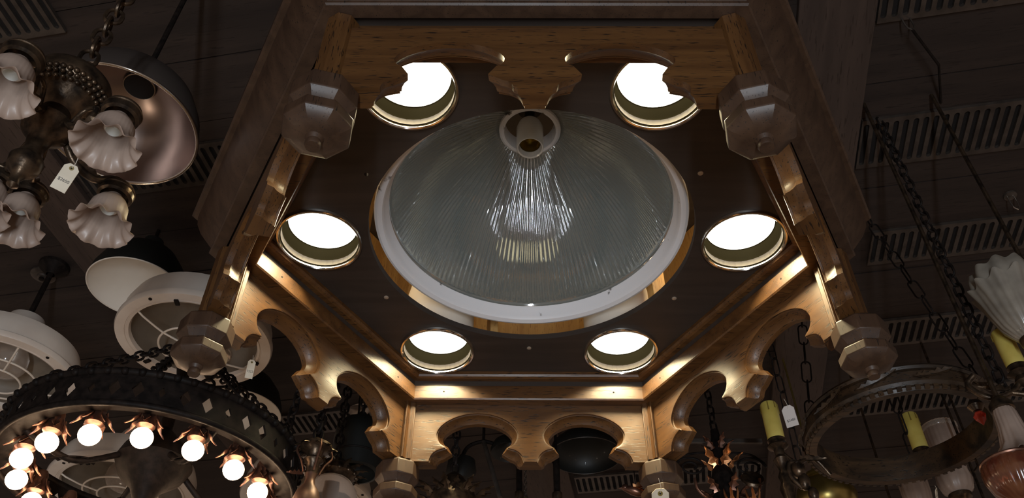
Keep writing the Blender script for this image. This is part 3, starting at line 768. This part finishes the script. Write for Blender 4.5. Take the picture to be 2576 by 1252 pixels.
# clear globe lantern with leafy crown
q = at(838, 1205, 1.12)
t = thing('globe_lantern', 'frosted globe lantern with a dark leafy crown at the bottom edge left of centre', 'lantern', q)
MB().lathe([(0.040, -0.002), (0.052, -0.012), (0.066, -0.035), (0.074, -0.065), (0.074, -0.095), (0.066, -0.125), (0.045, -0.150), (0.0001, -0.158)], 48, fn=lambda r, z, a, i: (r * (1 + 0.012 * abs(math.cos(4 * a))), z)).build('glass_globe', SEEDED, t, 60)
m = MB(); m.lathe([(0.012, 0.06), (0.03, 0.05), (0.056, 0.022), (0.060, 0.008), (0.052, 0.000), (0.040, -0.006), (0.036, 0.004), (0.010, 0.05)], 40, closed=True)
for k in range(14):
    b = 2 * PI * k / 14
    leaf_mb(m, (0.045 * math.cos(b), 0.045 * math.sin(b), 0.020), (0.75 * math.cos(b), 0.75 * math.sin(b), 0.45), 0.042, 0.026, 0.5, 3, None, (math.cos(b), math.sin(b), -0.6))
    m.ball((0.060 * math.cos(b + 0.2), 0.060 * math.sin(b + 0.2), 0.008), 0.006, 8)
m.build('leafy_crown', BRONZE, t, 50)
m = MB(); m.lathe([(0.012, -0.03), (0.014, -0.06), (0.010, -0.075), (0.0001, -0.08)], 20); m.build('bulb', OPAL, t)
m = MB(); chain_mb(m, (0, 0, 0.055), (0, 0, 0.825), 0.034, 0.021, 0.0036); m.build('chain', IRON, t, 60)
# dark pot lantern behind
q = at(900, 1130, 1.30)
t = thing('dark_pot_lantern', 'dark round-shouldered metal pot lamp hanging behind the left lit panel', 'lantern', q)
MB().lathe([(0.010, 0.10), (0.030, 0.097), (0.058, 0.085), (0.072, 0.060), (0.075, 0.030), (0.072, -0.045), (0.070, -0.075), (0.060, -0.078), (0.060, -0.05), (0.0001, 0.07)], 40).build('pot_body', ENAMEL_DARK, t, 40)
MB().ring(0.0725, -0.03, 0.003, 48, 8).build('raised_band', IRON, t)
m = MB(); chain_mb(m, (0, 0, 0.10), (0, 0, 0.645), 0.032, 0.020, 0.0034); m.build('chain', IRON, t, 60)
# bobbin candle bracket with copper vase
q = at(780, 1205, 0.90)
t = thing('scroll_candle_bracket', 'dark leafy bracket with scroll wires and a copper vase beside the globe lantern', 'bracket', q)
MB().lathe([(0.013, 0.012), (0.010, 0.0), (0.012, -0.012), (0.024, -0.030), (0.031, -0.054), (0.026, -0.078), (0.015, -0.09), (0.0001, -0.092)], 36).build('copper_vase', VASE, t, 50)
m = MB(); m.lathe([(0.006, 0.10), (0.022, 0.085), (0.036, 0.080), (0.036, 0.074), (0.020, 0.066), (0.016, 0.05), (0.022, 0.044), (0.014, 0.036), (0.012, 0.012)], 32)
for k in range(10):
    b = 2 * PI * k / 10
    leaf_mb(m, (0.026 * math.cos(b), 0.026 * math.sin(b), 0.076), (math.cos(b), math.sin(b), 0.1), 0.022, 0.016, 0.5, 2, None, (0, 0, -1))
m.build('leafy_dish', BRONZE, t, 50)
for k in range(4):
    b = PI / 2 * k + 0.5; cb, sb = math.cos(b), math.sin(b)
    MB().tube(spline([(0.034 * cb, 0.034 * sb, 0.080), (0.040 * cb, 0.040 * sb, 0.06), (0.026 * cb, 0.026 * sb, 0.038), (0.017 * cb, 0.017 * sb, 0.014)], 6), 0.0024, 6).build('scroll_wire', BRONZE_RED, t)
m = MB()
leaf_mb(m, (-0.018, 0, 0.012), (-1, -0.2, -0.12), 0.034, 0.026, 0.15, 4, None, (0, 0, 1)); m.build('leaf_spray', BRONZE_RED, t, 50)
m = MB(); chain_mb(m, (0, 0, 0.10), (-0.025, 0.18, 1.015), 0.030, 0.019, 0.0036); m.build('chain', IRON, t, 60)
q = at(722, 1080, 1.20)
t = thing('hanging_iron_chain', 'loose black iron chain emerging below the left lit panel by the iron ring', 'chain', q)
m = MB(); chain_mb(m, (0, 0, 0), (0.055, 0.06, 0.745), 0.034, 0.022, 0.0038); m.build('chain_links', IRON, t, 60)
m = MB(); m.ring(0.014, -0.012, 0.003, 20, 8, RX(PI / 2)); m.build('end_ring', IRON, t)
# glass disc with hook, seen in the arch
q = at(905, 1030, 1.75)
t = thing('glass_prism_disc', 'round clear glass disc hanging on a hook inside the left arch', 'glass disc', q)
MB().lathe([(0.0001, 0.012), (0.03, 0.010), (0.046, 0.0), (0.03, -0.010), (0.0001, -0.012)], 36, RX(PI / 2 - 0.5)).build('disc', SEEDED, t, 60)
m = MB(); m.tube(spline([(0, -0.03, 0.02), (0.004, -0.03, -0.03), (0.0, -0.03, -0.09), (0.012, -0.03, -0.13), (-0.01, -0.03, -0.15)], 6), 0.0035, 8)
m.tube([(0, -0.03, 0.02), (0, 0, 0.20)], 0.003, 6); m.build('hook', IRON, t)

# ------------------------------------------------------------------ wooden candle hoop (right)
HC = Vector((-0.0292 + 0.8562 * 1.1, -1.261 + 1.667 * 1.1, EYE + 1.1)); HR = 0.225
hp = thing('wooden_candle_hoop', 'dark carved wooden hoop chandelier on long-link chains at lower right', 'chandelier', HC)
m = MB(); m.lathe([(HR - 0.022, 0.0), (HR - 0.004, -0.001), (HR, 0.006), (HR - 0.002, 0.012), (HR + 0.004, 0.020), (HR + 0.005, 0.045), (HR - 0.001, 0.056), (HR + 0.003, 0.062), (HR, 0.068), (HR - 0.022, 0.068), (HR - 0.025, 0.035)], 96, closed=True)
m.build('hoop_rim', CARVED, hp, 30)
m = MB()
for k in range(72):
    a = 2 * PI * k / 72
    m.box(((HR + 0.001) * math.cos(a), (HR + 0.001) * math.sin(a), 0.004), (0.007, 0.011, 0.010), a)
m.build('dentil_edge', CARVED, hp, 0)
m = MB()
for k in range(12):
    a = 2 * PI * k / 12; ca, sa = math.cos(a), math.sin(a)
    for sg in (-1, 1):
        leaf_mb(m, ((HR + 0.005) * ca, (HR + 0.005) * sa, 0.034), (-sa * sg, ca * sg, 0.25 * sg), 0.05, 0.026, 0.18, 3, None, (ca, sa, 0))
m.build('carved_leaves', CARVED, hp, 50)
for (u, v) in ((2308, 1168), (2062, 1142), (2492, 1000)):
    p = at(u, v, 1.13) - HC; p = Vector((p.x, p.y, 0)).normalized() * (HR - 0.012)
    chain_mb(MB(), (p.x, p.y, 0.066), (p.x * 0.42, p.y * 0.42, 0.845), 0.066, 0.024, 0.0022).build('long_link_chain', IRON, hp, 60)

def candle_parts(t, p, h, r, base=True):
    """yellow candle sleeve with dark drip lines on a cup, standing at local point p"""
    m = MB(); m.cap = True
    m.lathe([(r * 0.98, 0.0), (r, 0.004), (r, h - 0.004), (r * 0.93, h - 0.001), (r * 0.80, h), (r * 0.70, h - 0.004), (r * 0.66, h - 0.02)], 32)
    c = m.build('candle_sleeve', CANDLE, t, 40); c.location = p
    d = MB()
    for k, (b, l) in enumerate(((-1.95, 0.26), (-1.15, 0.20), (-0.3, 0.30), (0.7, 0.22), (1.7, 0.28), (2.6, 0.2))):
        x, y = r * 1.0 * math.cos(b), r * 1.0 * math.sin(b)
        d.tube([(x, y, h - 0.004), (x * 1.03, y * 1.03, h - h * l * 0.5), (x * 1.02, y * 1.02, h - h * l)], 0.0012, 6, taper=(0.0016, 0.0012, 0.0018))
    d.build('wax_drips', DRIP, c, 60)
    if base:
        b = MB(); b.lathe([(0.0001, -0.004), (r * 0.7, -0.004), (r * 1.1, 0.001), (r * 1.05, 0.004), (r * 0.9, -0.001), (r * 0.5, 0.0)], 24)
        b.build('candle_cup', BRONZE, c, 50)
    return c
for (u, v) in ((2330, 1150),):
    p = at(u, v, 1.172) - HC; p = Vector((p.x, p.y, 0)).normalized() * (HR - 0.010)
    candle_parts(hp, (p.x, p.y, 0.072), 0.112, 0.0205)

# bronze figure chandelier carrying the left candle
q = at(1955, 1114, 1.05)
t = thing('bronze_candle_arm', 'dark bronze candle arm with one yellow candle sleeve below the right lit panel', 'candle holder', q)
candle_parts(t, (0, 0, 0.004), 0.103, 0.0200)
m = MB(); m.lathe([(0.0001, 0.0), (0.020, -0.002), (0.024, -0.010), (0.012, -0.018), (0.010, -0.034), (0.018, -0.044), (0.014, -0.056), (0.009, -0.070), (0.015, -0.085), (0.012, -0.10), (0.018, -0.118), (0.010, -0.15), (0.016, -0.17), (0.0001, -0.19)], 24)
m.build('turned_stem', BRONZE, t, 45)
m = MB()
m.ball((0.03, -0.01, -0.075), 0.017, 12, 1.2); m.ball((0.036, -0.012, -0.105), 0.014, 12, 1.5); m.ball((0.050, -0.012, -0.135), 0.012, 12, 1.4)
m.tube(spline([(0.03, -0.01, -0.055), (0.012, -0.01, -0.06), (0.01, -0.01, -0.09), (0.03, -0.01, -0.12)], 5), 0.006, 8)
m.build('cast_figure', BRONZE, t, 60)
m = MB(); m.tube(spline([(0, 0, -0.02), (0.04, 0.02, -0.04), (0.085, 0.03, -0.02), (0.12, 0.04, -0.06)], 6), 0.006, 8); leaf_mb(m, (0.05, 0.02, -0.03), (1, 0.2, -0.1), 0.06, 0.03, 0.3, 3)
m.build('scroll_arm', BRONZE, t, 50)
m = MB(); chain_mb(m, (0.06, 0.05, -0.03), (0.06, 0.05, 0.895), 0.055, 0.020, 0.0018); m.build('long_link_chain', IRON, t, 60)
price_tag('white price card reading $2488 beside the yellow candle under the right lit panel', at(1987, 1046, 1.13), 0.030, 0.052, facing(-0.30, 0.0), '$2488', PAPER_W, False, tsize=0.27, tdy=-0.2)

# right edge: candle arm, shades, drops
q = at(2562, 930, 1.05)
t = thing('bronze_wall_arm_chandelier', 'dark bronze chandelier arm with a yellow candle and a red drop at the right edge', 'chandelier', q)
candle_parts(t, (0, 0, 0.004), 0.096, 0.0195)
m = MB(); m.lathe([(0.0001, 0.0), (0.018, -0.002), (0.026, -0.010), (0.014, -0.018), (0.018, -0.03), (0.008, -0.04), (0.0001, -0.046)], 24); m.build('cup_base', BRONZE, t, 45)
m = MB(); m.tube(spline([(0, 0, -0.02), (-0.03, 0.01, -0.05), (-0.075, 0.02, -0.055), (-0.10, 0.03, -0.02), (-0.085, 0.02, 0.0)], 6), 0.0065, 8)
m.tube(spline([(-0.03, 0.01, -0.05), (0.02, 0.0, -0.06), (0.07, 0.0, -0.035), (0.11, 0.0, -0.045)], 6), 0.0065, 8)
leaf_mb(m, (-0.03, 0.01, -0.045), (-1, 0.2, 0.0), 0.06, 0.035, 0.3, 3, None, (0, 0, 1)); leaf_mb(m, (0.0, 0.0, -0.05), (1, 0.0, 0.1), 0.06, 0.035, 0.3, 3, None, (0, 0, 1))
m.build('scroll_arm', BRONZE, t, 50)
p = at(2466, 1048, 1.0) - q
m = MB(); m.cap = True; m.lathe([(0.0001, 0.014), (0.009, 0.010), (0.0135, 0.002), (0.011, -0.006), (0.0001, -0.021)], 7); c = m.build('red_drop', RED_GLASS, t, 10); c.location = p
m = MB(); m.tube([(p.x, p.y, p.z + 0.012), (p.x, p.y, p.z + 0.032), (p.x + 0.01, p.y - 0.005, p.z + 0.045)], 0.0016, 6); m.lathe([(0.0001, 0.042), (0.012, 0.038), (0.018, 0.026), (0.010, 0.014), (0.0001, 0.012)], 16, T(p.x, p.y, p.z)); m.build('drop_hook', BRONZE, t)
m = MB(); chain_mb(m, (-0.02, 0.04, -0.03), (-0.02, 0.04, 0.895), 0.036, 0.02, 0.003); m.build('chain', IRON, t, 60)

def opal_shade(name, label, u, v, z, prof, n, amp, m_, flip, group=None, rimmed=None, tilt=0.0, zig=0.006):
    q = at(u, v, z)
    t = thing(name, label, 'glass shade', q, 0, group)
    N_ = len(prof); inn = [(max(0.001, r - 0.0025), zz - 0.0005) for r, zz in reversed(prof)]
    L_ = prof[-1][1] - prof[0][1]
    def fn(r, zz, a, i):
        x = abs((zz - prof[0][1]) / L_); k = max(0, (x - 0.55) / 0.45) ** 1.5
        return r * (1 + amp * k * math.cos(n * a) + 0.016 * math.cos(2 * n * a)), zz + zig * k * math.cos(n * a)
    g = MB(); g.lathe(prof + inn, 120, RX(tilt), 0, fn); g.build('glass_bell', m_, t, 60)
    f = MB(); z0 = prof[0][1]; s_ = -1 if flip else 1; r0 = prof[0][0]
    f.lathe([(0.004, z0 + s_ * 0.030), (r0 * 0.7, z0 + s_ * 0.024), (r0 * 1.25, z0 + s_ * 0.010), (r0 * 1.3, z0 - s_ * 0.002), (r0 * 1.05, z0 - s_ * 0.004), (r0 * 1.02, z0 + s_ * 0.004)], 28, RX(tilt)); f.build('shade_holder', BRONZE, t, 40)
    return t, q
# tall ruffled frosted shade, mouth up
t, q = opal_shade('ruffled_glass_shade', 'large grey frosted shade with ruffled double rim behind the yellow candle at the right edge', 2572, 800, 1.13,
    [(0.020, -0.055), (0.030, -0.045), (0.045, -0.020), (0.055, 0.015), (0.062, 0.050), (0.072, 0.085)], 11, 0.07, OPAL_G, True)
m = MB(); m.lathe([(0.058, 0.060), (0.066, 0.085), (0.064, 0.110), (0.058, 0.128), (0.055, 0.126), (0.060, 0.108), (0.061, 0.085), (0.054, 0.062)], 120, None, 0, lambda r, zz, a, i: (r * (1 + 0.05 * math.cos(9 * a)), zz + 0.004 * math.cos(9 * a)), closed=True); m.build('upper_ruffle', OPAL_G, t, 60)
m = MB(); m.tube([(0, 0, -0.06), (0.02, 0.02, -0.10), (0.09, 0.03, -0.11)], 0.006, 8); m.tube([(0.09, 0.03, -0.11), (0.09, 0.03, 0.815)], 0.005, 8); m.build('hanging_rod', BRONZE, t)
# bell at the right edge, mouth down, on an amber cup
t, q = opal_shade('frosted_bell_shade', 'large frosted bell shade above an amber glass cup at the lower right edge', 2545, 1080, 0.90,
    [(0.018, 0.047), (0.022, 0.034), (0.025, 0.0), (0.032, -0.034), (0.046, -0.056), (0.057, -0.070)], 9, 0.08, OPAL, False)
m = MB(); m.tube([(0, 0, 0.07), (0, 0, 1.045)], 0.005, 8); m.build('hanging_rod', BRONZE, t)
q = at(2556, 1192, 0.80)
t = thing('amber_glass_cup', 'ribbed amber and orange glass cup lamp at the lower right edge', 'glass shade', q)
MB().lathe([(0.052, 0.022), (0.056, 0.012), (0.055, -0.010), (0.046, -0.035), (0.028, -0.052), (0.0001, -0.056)], 96, None, 0, lambda r, z, a, i: (r * (1 + 0.035 * abs(math.cos(12 * a))), z)).build('ribbed_cup', AMBER, t, 60)
m = MB(); m.ring(0.053, 0.022, 0.004, 48, 8)
for k in range(3): m.tube([(0.053 * math.cos(k * 2.1), 0.053 * math.sin(k * 2.1), 0.022), (0, 0, 0.028)], 0.0025, 6)
m.build('cup_ring', BRONZE_RED, t)
m = MB(); m.lathe([(0.0001, -0.054), (0.012, -0.057), (0.016, -0.066), (0.007, -0.075), (0.0001, -0.085)], 20); m.build('finial_drop', BRONZE_RED, t)
# glass shades inside and below the hoop
t, q = opal_shade('beaded_rim_shade', 'pinkish fluted glass shade with a clear beaded rim behind the candle in the hoop', 2378, 1118, 1.60,
    [(0.033, -0.058), (0.052, -0.045), (0.058, 0.0), (0.059, 0.039), (0.058, 0.054)], 12, 0.0, OPAL, True, zig=0.0)
m = MB(); m.lathe([(0.058, 0.054), (0.062, 0.057), (0.062, 0.074), (0.058, 0.077), (0.054, 0.074), (0.054, 0.057)], 60, None, 0, lambda r, z, a, i: (r * (1 + 0.02 * math.cos(30 * a)), z), closed=True); m.build('beaded_rim', SEEDED, t, 60)
m = MB(); m.tube([(0, 0, -0.065), (0, 0, -0.09), (0.07, 0.02, -0.10), (0.11, 0.04, -0.06), (0.11, 0.04, 0.345)], 0.0045, 8); m.build('hanging_rod', BRONZE, t)
t, q = opal_shade('tulip_glass_shade', 'pale opal tulip shade under the right end of the wooden hoop', 2400, 1205, 1.35,
    [(0.027, -0.055), (0.046, -0.039), (0.054, -0.006), (0.049, 0.025), (0.054, 0.049), (0.061, 0.061)], 7, 0.06, OPAL, True)
m = MB(); m.tube([(0, 0, -0.06), (0.0, 0.02, -0.10), (0.08, 0.05, -0.11), (0.105, 0.06, -0.06), (0.105, 0.06, 0.595)], 0.0045, 8); m.build('hanging_rod', BRONZE, t)
t, q = opal_shade('fluted_glass_shade', 'small fluted opal shade at the bottom edge below the hoop chain', 2308, 1248, 1.30,
    [(0.022, -0.044), (0.040, -0.025), (0.044, 0.006), (0.043, 0.038)], 9, 0.05, OPAL, True)
m = MB(); m.tube([(0, 0, -0.045), (0.0, 0.01, -0.08), (-0.06, 0.03, -0.08), (-0.075, 0.03, -0.03), (-0.075, 0.03, 0.645)], 0.0042, 8); m.build('hanging_rod', BRONZE, t)
price_tag('small cream tag hanging at the bottom edge beside the fluted shade', at(2356, 1243, 1.00), 0.016, 0.034, facing(-0.45, 0.9), '$895', PAPER, True)
# brass font
q = at(2072, 1225, 1.40)
t = thing('brass_font_lamp', 'round-shouldered brass oil font lamp below the left end of the wooden hoop', 'lamp', q)
MB().lathe([(0.0001, 0.050), (0.050, 0.048), (0.058, 0.043), (0.058, 0.035), (0.050, 0.030), (0.065, 0.020), (0.090, -0.008), (0.100, -0.038), (0.092, -0.075), (0.056, -0.106), (0.0001, -0.115)], 56).build('brass_font', BRASS, t, 45)
m = MB(); m.tube([(-0.02, 0, 0.048), (-0.025, 0, 0.545)], 0.004, 8); m.build('hanging_rod', BRASS, t)

# copper leaf chandelier
q = at(1822, 1222, 1.18)
lamp('fill_lamp', (q.x + 0.05, q.y - 0.16, q.z - 0.30), 0.35, (1.0, 0.66, 0.36), 0.03)  # unseen small lamp added to light up the copper leaves
t = thing('copper_leaf_chandelier', 'black scrolled iron chandelier with bright copper leaves right of the middle lit panel', 'chandelier', q)
m = MB(); m.cap = True; m.lathe([(0.012, 0.18), (0.016, 0.12), (0.014, 0.07), (0.026, 0.05), (0.034, 0.02), (0.036, -0.03), (0.040, -0.08), (0.0001, -0.09)], 28); m.build('black_body', IRON, t, 40)
def leaf_group(name, z0, ln, wd, n, matl, r0, rise):
    m = MB()
    for k in range(n):
        b = 2 * PI * k / n - PI / 2 + 0.25; cb, sb = math.cos(b), math.sin(b)
        leaf_mb(m, (r0 * cb, r0 * sb, z0), (0.45 * cb, 0.45 * sb, rise), ln, wd, 0.45, 3, None, (cb, sb, 0))
    return m.build(name, matl, t, 55)
leaf_group('copper_leaves', 0.050, 0.068, 0.046, 6, COPPER, 0.014, 1.0)
leaf_group('upper_leaves', 0.115, 0.045, 0.030, 5, BRONZE_RED, 0.014, 1.0)
leaf_group('lower_leaves', -0.030, 0.050, 0.040, 6, BRONZE_RED, 0.036, 0.8)
for sg in (-1, 1):
    m = MB()
    pts = []
    for j in range(30):
        b = j / 29 * 3.3 * PI; r = 0.012 + 0.034 * (1 - j / 29)
        pts.append((sg * (0.085 + r * math.cos(b)), 0.0, 0.060 + r * 0.7 * math.sin(b) * 1))
    m.tube(pts, 0.0036, 8); m.tube(spline([(sg * 0.012, 0, 0.10), (sg * 0.05, 0, 0.105), (sg * 0.10, 0, 0.095), (sg * 0.131, 0, 0.060)], 5), 0.0036, 8)
    m.build('iron_scroll', IRON, t, 60)
    m = MB(); m.box((sg * 0.075, 0.01, 0.150), (0.125, 0.010, 0.014)); m.build('cross_bar', VENT, t, 0, 0.001)
    m = MB(); m.tube(spline([(sg * 0.03, 0, -0.02), (sg * 0.06, -0.03, -0.05), (sg * 0.085, -0.04, -0.03), (sg * 0.09, -0.045, 0.0)], 5), 0.004, 8)
    m.build('lower_arm', BRONZE_RED, t, 60)
m = MB(); m.cap = True; m.lathe([(0.030, 0.006), (0.034, 0.0), (0.030, -0.006)], 28, T(0.075, -0.03, 0.005) @ RX(1.1)); m.build('cast_medallion', BRONZE, t, 30)
m = MB(); chain_mb(m, (0, 0, 0.18), (0, 0, 0.765), 0.034, 0.02, 0.003); m.build('chain', IRON, t, 60)
q = at(1868, 1248, 1.06)
for j, (du, lab) in enumerate(((-14, 'left copper tulip cup at the bottom edge under the copper leaf chandelier'), (20, 'right copper tulip cup at the bottom edge under the copper leaf chandelier'))):
    q = at(1864 + du * 1.6, 1252, 1.05)
    t = thing('copper_tulip_cup', lab, 'candle cup', q, 0, 'copper tulip cups at the bottom edge')
    m = MB()
    for k in range(6):
        b = 2 * PI * k / 6 + 0.3; cb, sb = math.cos(b), math.sin(b)
        leaf_mb(m, (0.006 * cb, 0.006 * sb, -0.02), (0.42 * cb, 0.42 * sb, 1), 0.045, 0.024, -0.1, 1, None, (cb, sb, 0))
    m.build('petals', COPPER, t, 60)
    m = MB(); m.cap = True; m.lathe([(0.007, -0.018), (0.010, -0.03), (0.005, -0.05), (0.007, -0.07)], 16)
    m.build('stem_base', BRONZE, t, 40)
price_tag('cream price tag tied under the right front pendant at the bottom edge', at(1662, 1262, 0.85), 0.036, 0.056, facing(-0.05, 0.0), '', PAPER, True)

# ------------------------------------------------------------------ dark things seen through the middle panel
q = at(1215, 1150, 1.45)
t = thing('dark_swing_lamp', 'dark lamp with a domed head and slanting pale stem behind the left middle arch', 'lamp', q)
MB().lathe([(0.012, 0.05), (0.03, 0.045), (0.055, 0.025), (0.066, 0.0), (0.064, -0.012), (0.055, 0.0), (0.02, 0.03)], 36, T(0.09, 0, 0.03), closed=True).build('domed_head', ENAMEL_DARK, t, 40)
MB().lathe([(0.02, 0.03), (0.045, 0.02), (0.05, -0.02), (0.035, -0.05), (0.0001, -0.055)], 32, T(-0.07, 0, -0.035)).build('dark_globe', ENAMEL_DARK, t, 40)
m = MB(); m.tube([(0.0, 0, 0.06), (0.06, -0.03, -0.16)], 0.008, 10); m.build('slanting_stem', VENT, t)
m = MB(); m.tube(spline([(-0.07, 0, 0.0), (-0.05, 0, 0.04), (0.0, 0, 0.06), (0.05, 0, 0.05), (0.09, 0, 0.08)], 6), 0.007, 8); m.build('curved_arm', IRON, t)
m = MB(); m.tube([(0, 0, 0.06), (0, 0, 0.495)], 0.005, 8); m.build('hanging_rod', IRON, t)
q = at(1472, 1128, 1.50)
t = thing('dark_dome_shade', 'wide dark dome shade with a thin bright rim behind the right middle arch', 'lamp shade', q)
MB().lathe([(0.12, -0.03), (0.122, -0.024), (0.112, 0.01), (0.08, 0.04), (0.03, 0.055), (0.0001, 0.056)], 48).build('dome', ENAMEL_DARK, t, 40)
MB().ring(0.121, -0.028, 0.0014, 72, 6).build('bright_rim', VENT, t)
m = MB(); m.tube([(0, 0, 0.055), (0, 0, 0.445)], 0.006, 8); m.build('hanging_rod', IRON, t)
for (u, v, z, r, lab) in ((1306, 1250, 1.20, 0.009, 'dark upright hanging rod behind the centre drop, left of two'), (1402, 1252, 1.20, 0.010, 'dark upright hanging rod behind the centre drop, right of two')):
    q = at(u, v, z)
    t = thing('hanging_rod_lamp', lab, 'hanging rod', q)
    m = MB(); m.cap = True; m.lathe([(r, 0.0), (r, 0.14), (r * 0.45, 0.15), (r * 0.45, 0.745)], 16); m.build('rod', IRON, t, 30)
    m = MB(); m.lathe([(r, 0.02), (r * 1.5, 0.015), (r * 1.5, -0.01), (r * 0.6, -0.03), (0.0001, -0.035)], 16); m.build('end_knob', BRONZE, t, 40)
q = at(1322, 1250, 1.30)
t = thing('thin_pull_chain', 'thin light pull chain hanging below the centre drop of the middle panel', 'chain', q)
m = MB(); chain_mb(m, (0, 0, 0), (0, 0, 0.645), 0.014, 0.008, 0.0012); m.build('chain_links', VENT, t, 60)
MB().ball((0, 0, -0.004), 0.005, 12).build('end_bead', BRASS, t, 60)
q = at(1140, 1245, 1.0)
t = thing('leafy_bronze_crown', 'dark leafy bronze crown of a lamp at the bottom edge below the left middle arch', 'lamp', q)
m = MB()
for k in range(18):
    b = 2 * PI * k / 18; rr = 0.06 if k % 2 else 0.045
    leaf_mb(m, (rr * math.cos(b), rr * math.sin(b), -0.01), (0.6 * math.cos(b), 0.6 * math.sin(b), 0.6), 0.045, 0.03, 0.5, 3, None, (math.cos(b), math.sin(b), -0.5))
m.build('leaf_wreath', BRONZE, t, 55)
MB().lathe([(0.008, 0.06), (0.02, 0.05), (0.05, 0.01), (0.06, -0.02), (0.05, -0.05), (0.0001, -0.07)], 36).build('bronze_bowl', BRONZE, t, 40)
m = MB(); chain_mb(m, (0, 0, 0.06), (0.0, 0.0, 0.18), 0.03, 0.018, 0.003); m.tube([(0, 0, 0.17), (-0.10, 0.09, 0.945)], 0.003, 6); m.build('hanging_chain', IRON, t, 60)
# small perched copper bird ornament
q = at(1600, 1235, 1.02)
t = thing('copper_bird_ornament', 'small copper bird ornament with a ribbed wing beside the right front pendant', 'ornament', q)
MB().lathe([(0.0001, 0.040), (0.006, 0.032), (0.012, 0.010), (0.013, -0.006), (0.007, -0.026), (0.0001, -0.032)], 20, RY(-1.3)).build('bird_body', BRONZE_RED, t, 60)
m = MB(); m.ball((-0.026, 0, 0.010), 0.0085, 14); m.lathe([(0.004, 0.0), (0.0001, 0.012)], 10, T(-0.033, 0, 0.009) @ RY(-1.7)); m.build('bird_head', BRONZE_RED, t, 60)
m = MB(); leaf_mb(m, (-0.008, -0.010, 0.006), (1, 0, 0.05), 0.055, 0.026, 0.1, 4, None, (0, -1, 0.2)); m.build('ribbed_wing', COPPER, t, 55)
m = MB(); m.tube([(0.0, 0, 0.010), (0.0, 0, 0.15), (0.05, 0.05, 0.925)], 0.0012, 6); m.build('hanging_wire', IRON, t)

# ceiling hooks at right
for (u, v, lab, ln) in ((2275, 40, 'ceiling hook with a long dark wire at the top right', 0.20), (2540, 490, 'pair of bright ceiling hook prongs at the right edge', 0.0)):
    q = at(u, v, 1.95)
    t = thing('ceiling_hook', lab, 'ceiling hook', (q.x, q.y, q.z - 0.012))
    m = MB()
    for dx in (-0.011, 0.011):
        m.tube([(dx, 0, 0.011), (dx, 0, -0.03), (dx * 0.7, 0, -0.045), (0, 0, -0.052)], 0.0022, 8)
    m.build('hook_prongs', CHROME if not ln else VENT, t, 60)
    if ln:
        m = MB(); m.tube([(0, 0, -0.05), (0.10, 0.10, -0.06), (0.19, 0.27, 0.008)], 0.0035, 8); m.build('slack_wire', IRON, t)
    else:
        m = MB(); m.lathe([(0.0001, 0.0115), (0.02, 0.0115), (0.019, 0.006), (0.0001, 0.003)], 20); m.build('hook_plate', VENT, t)
#NEXT
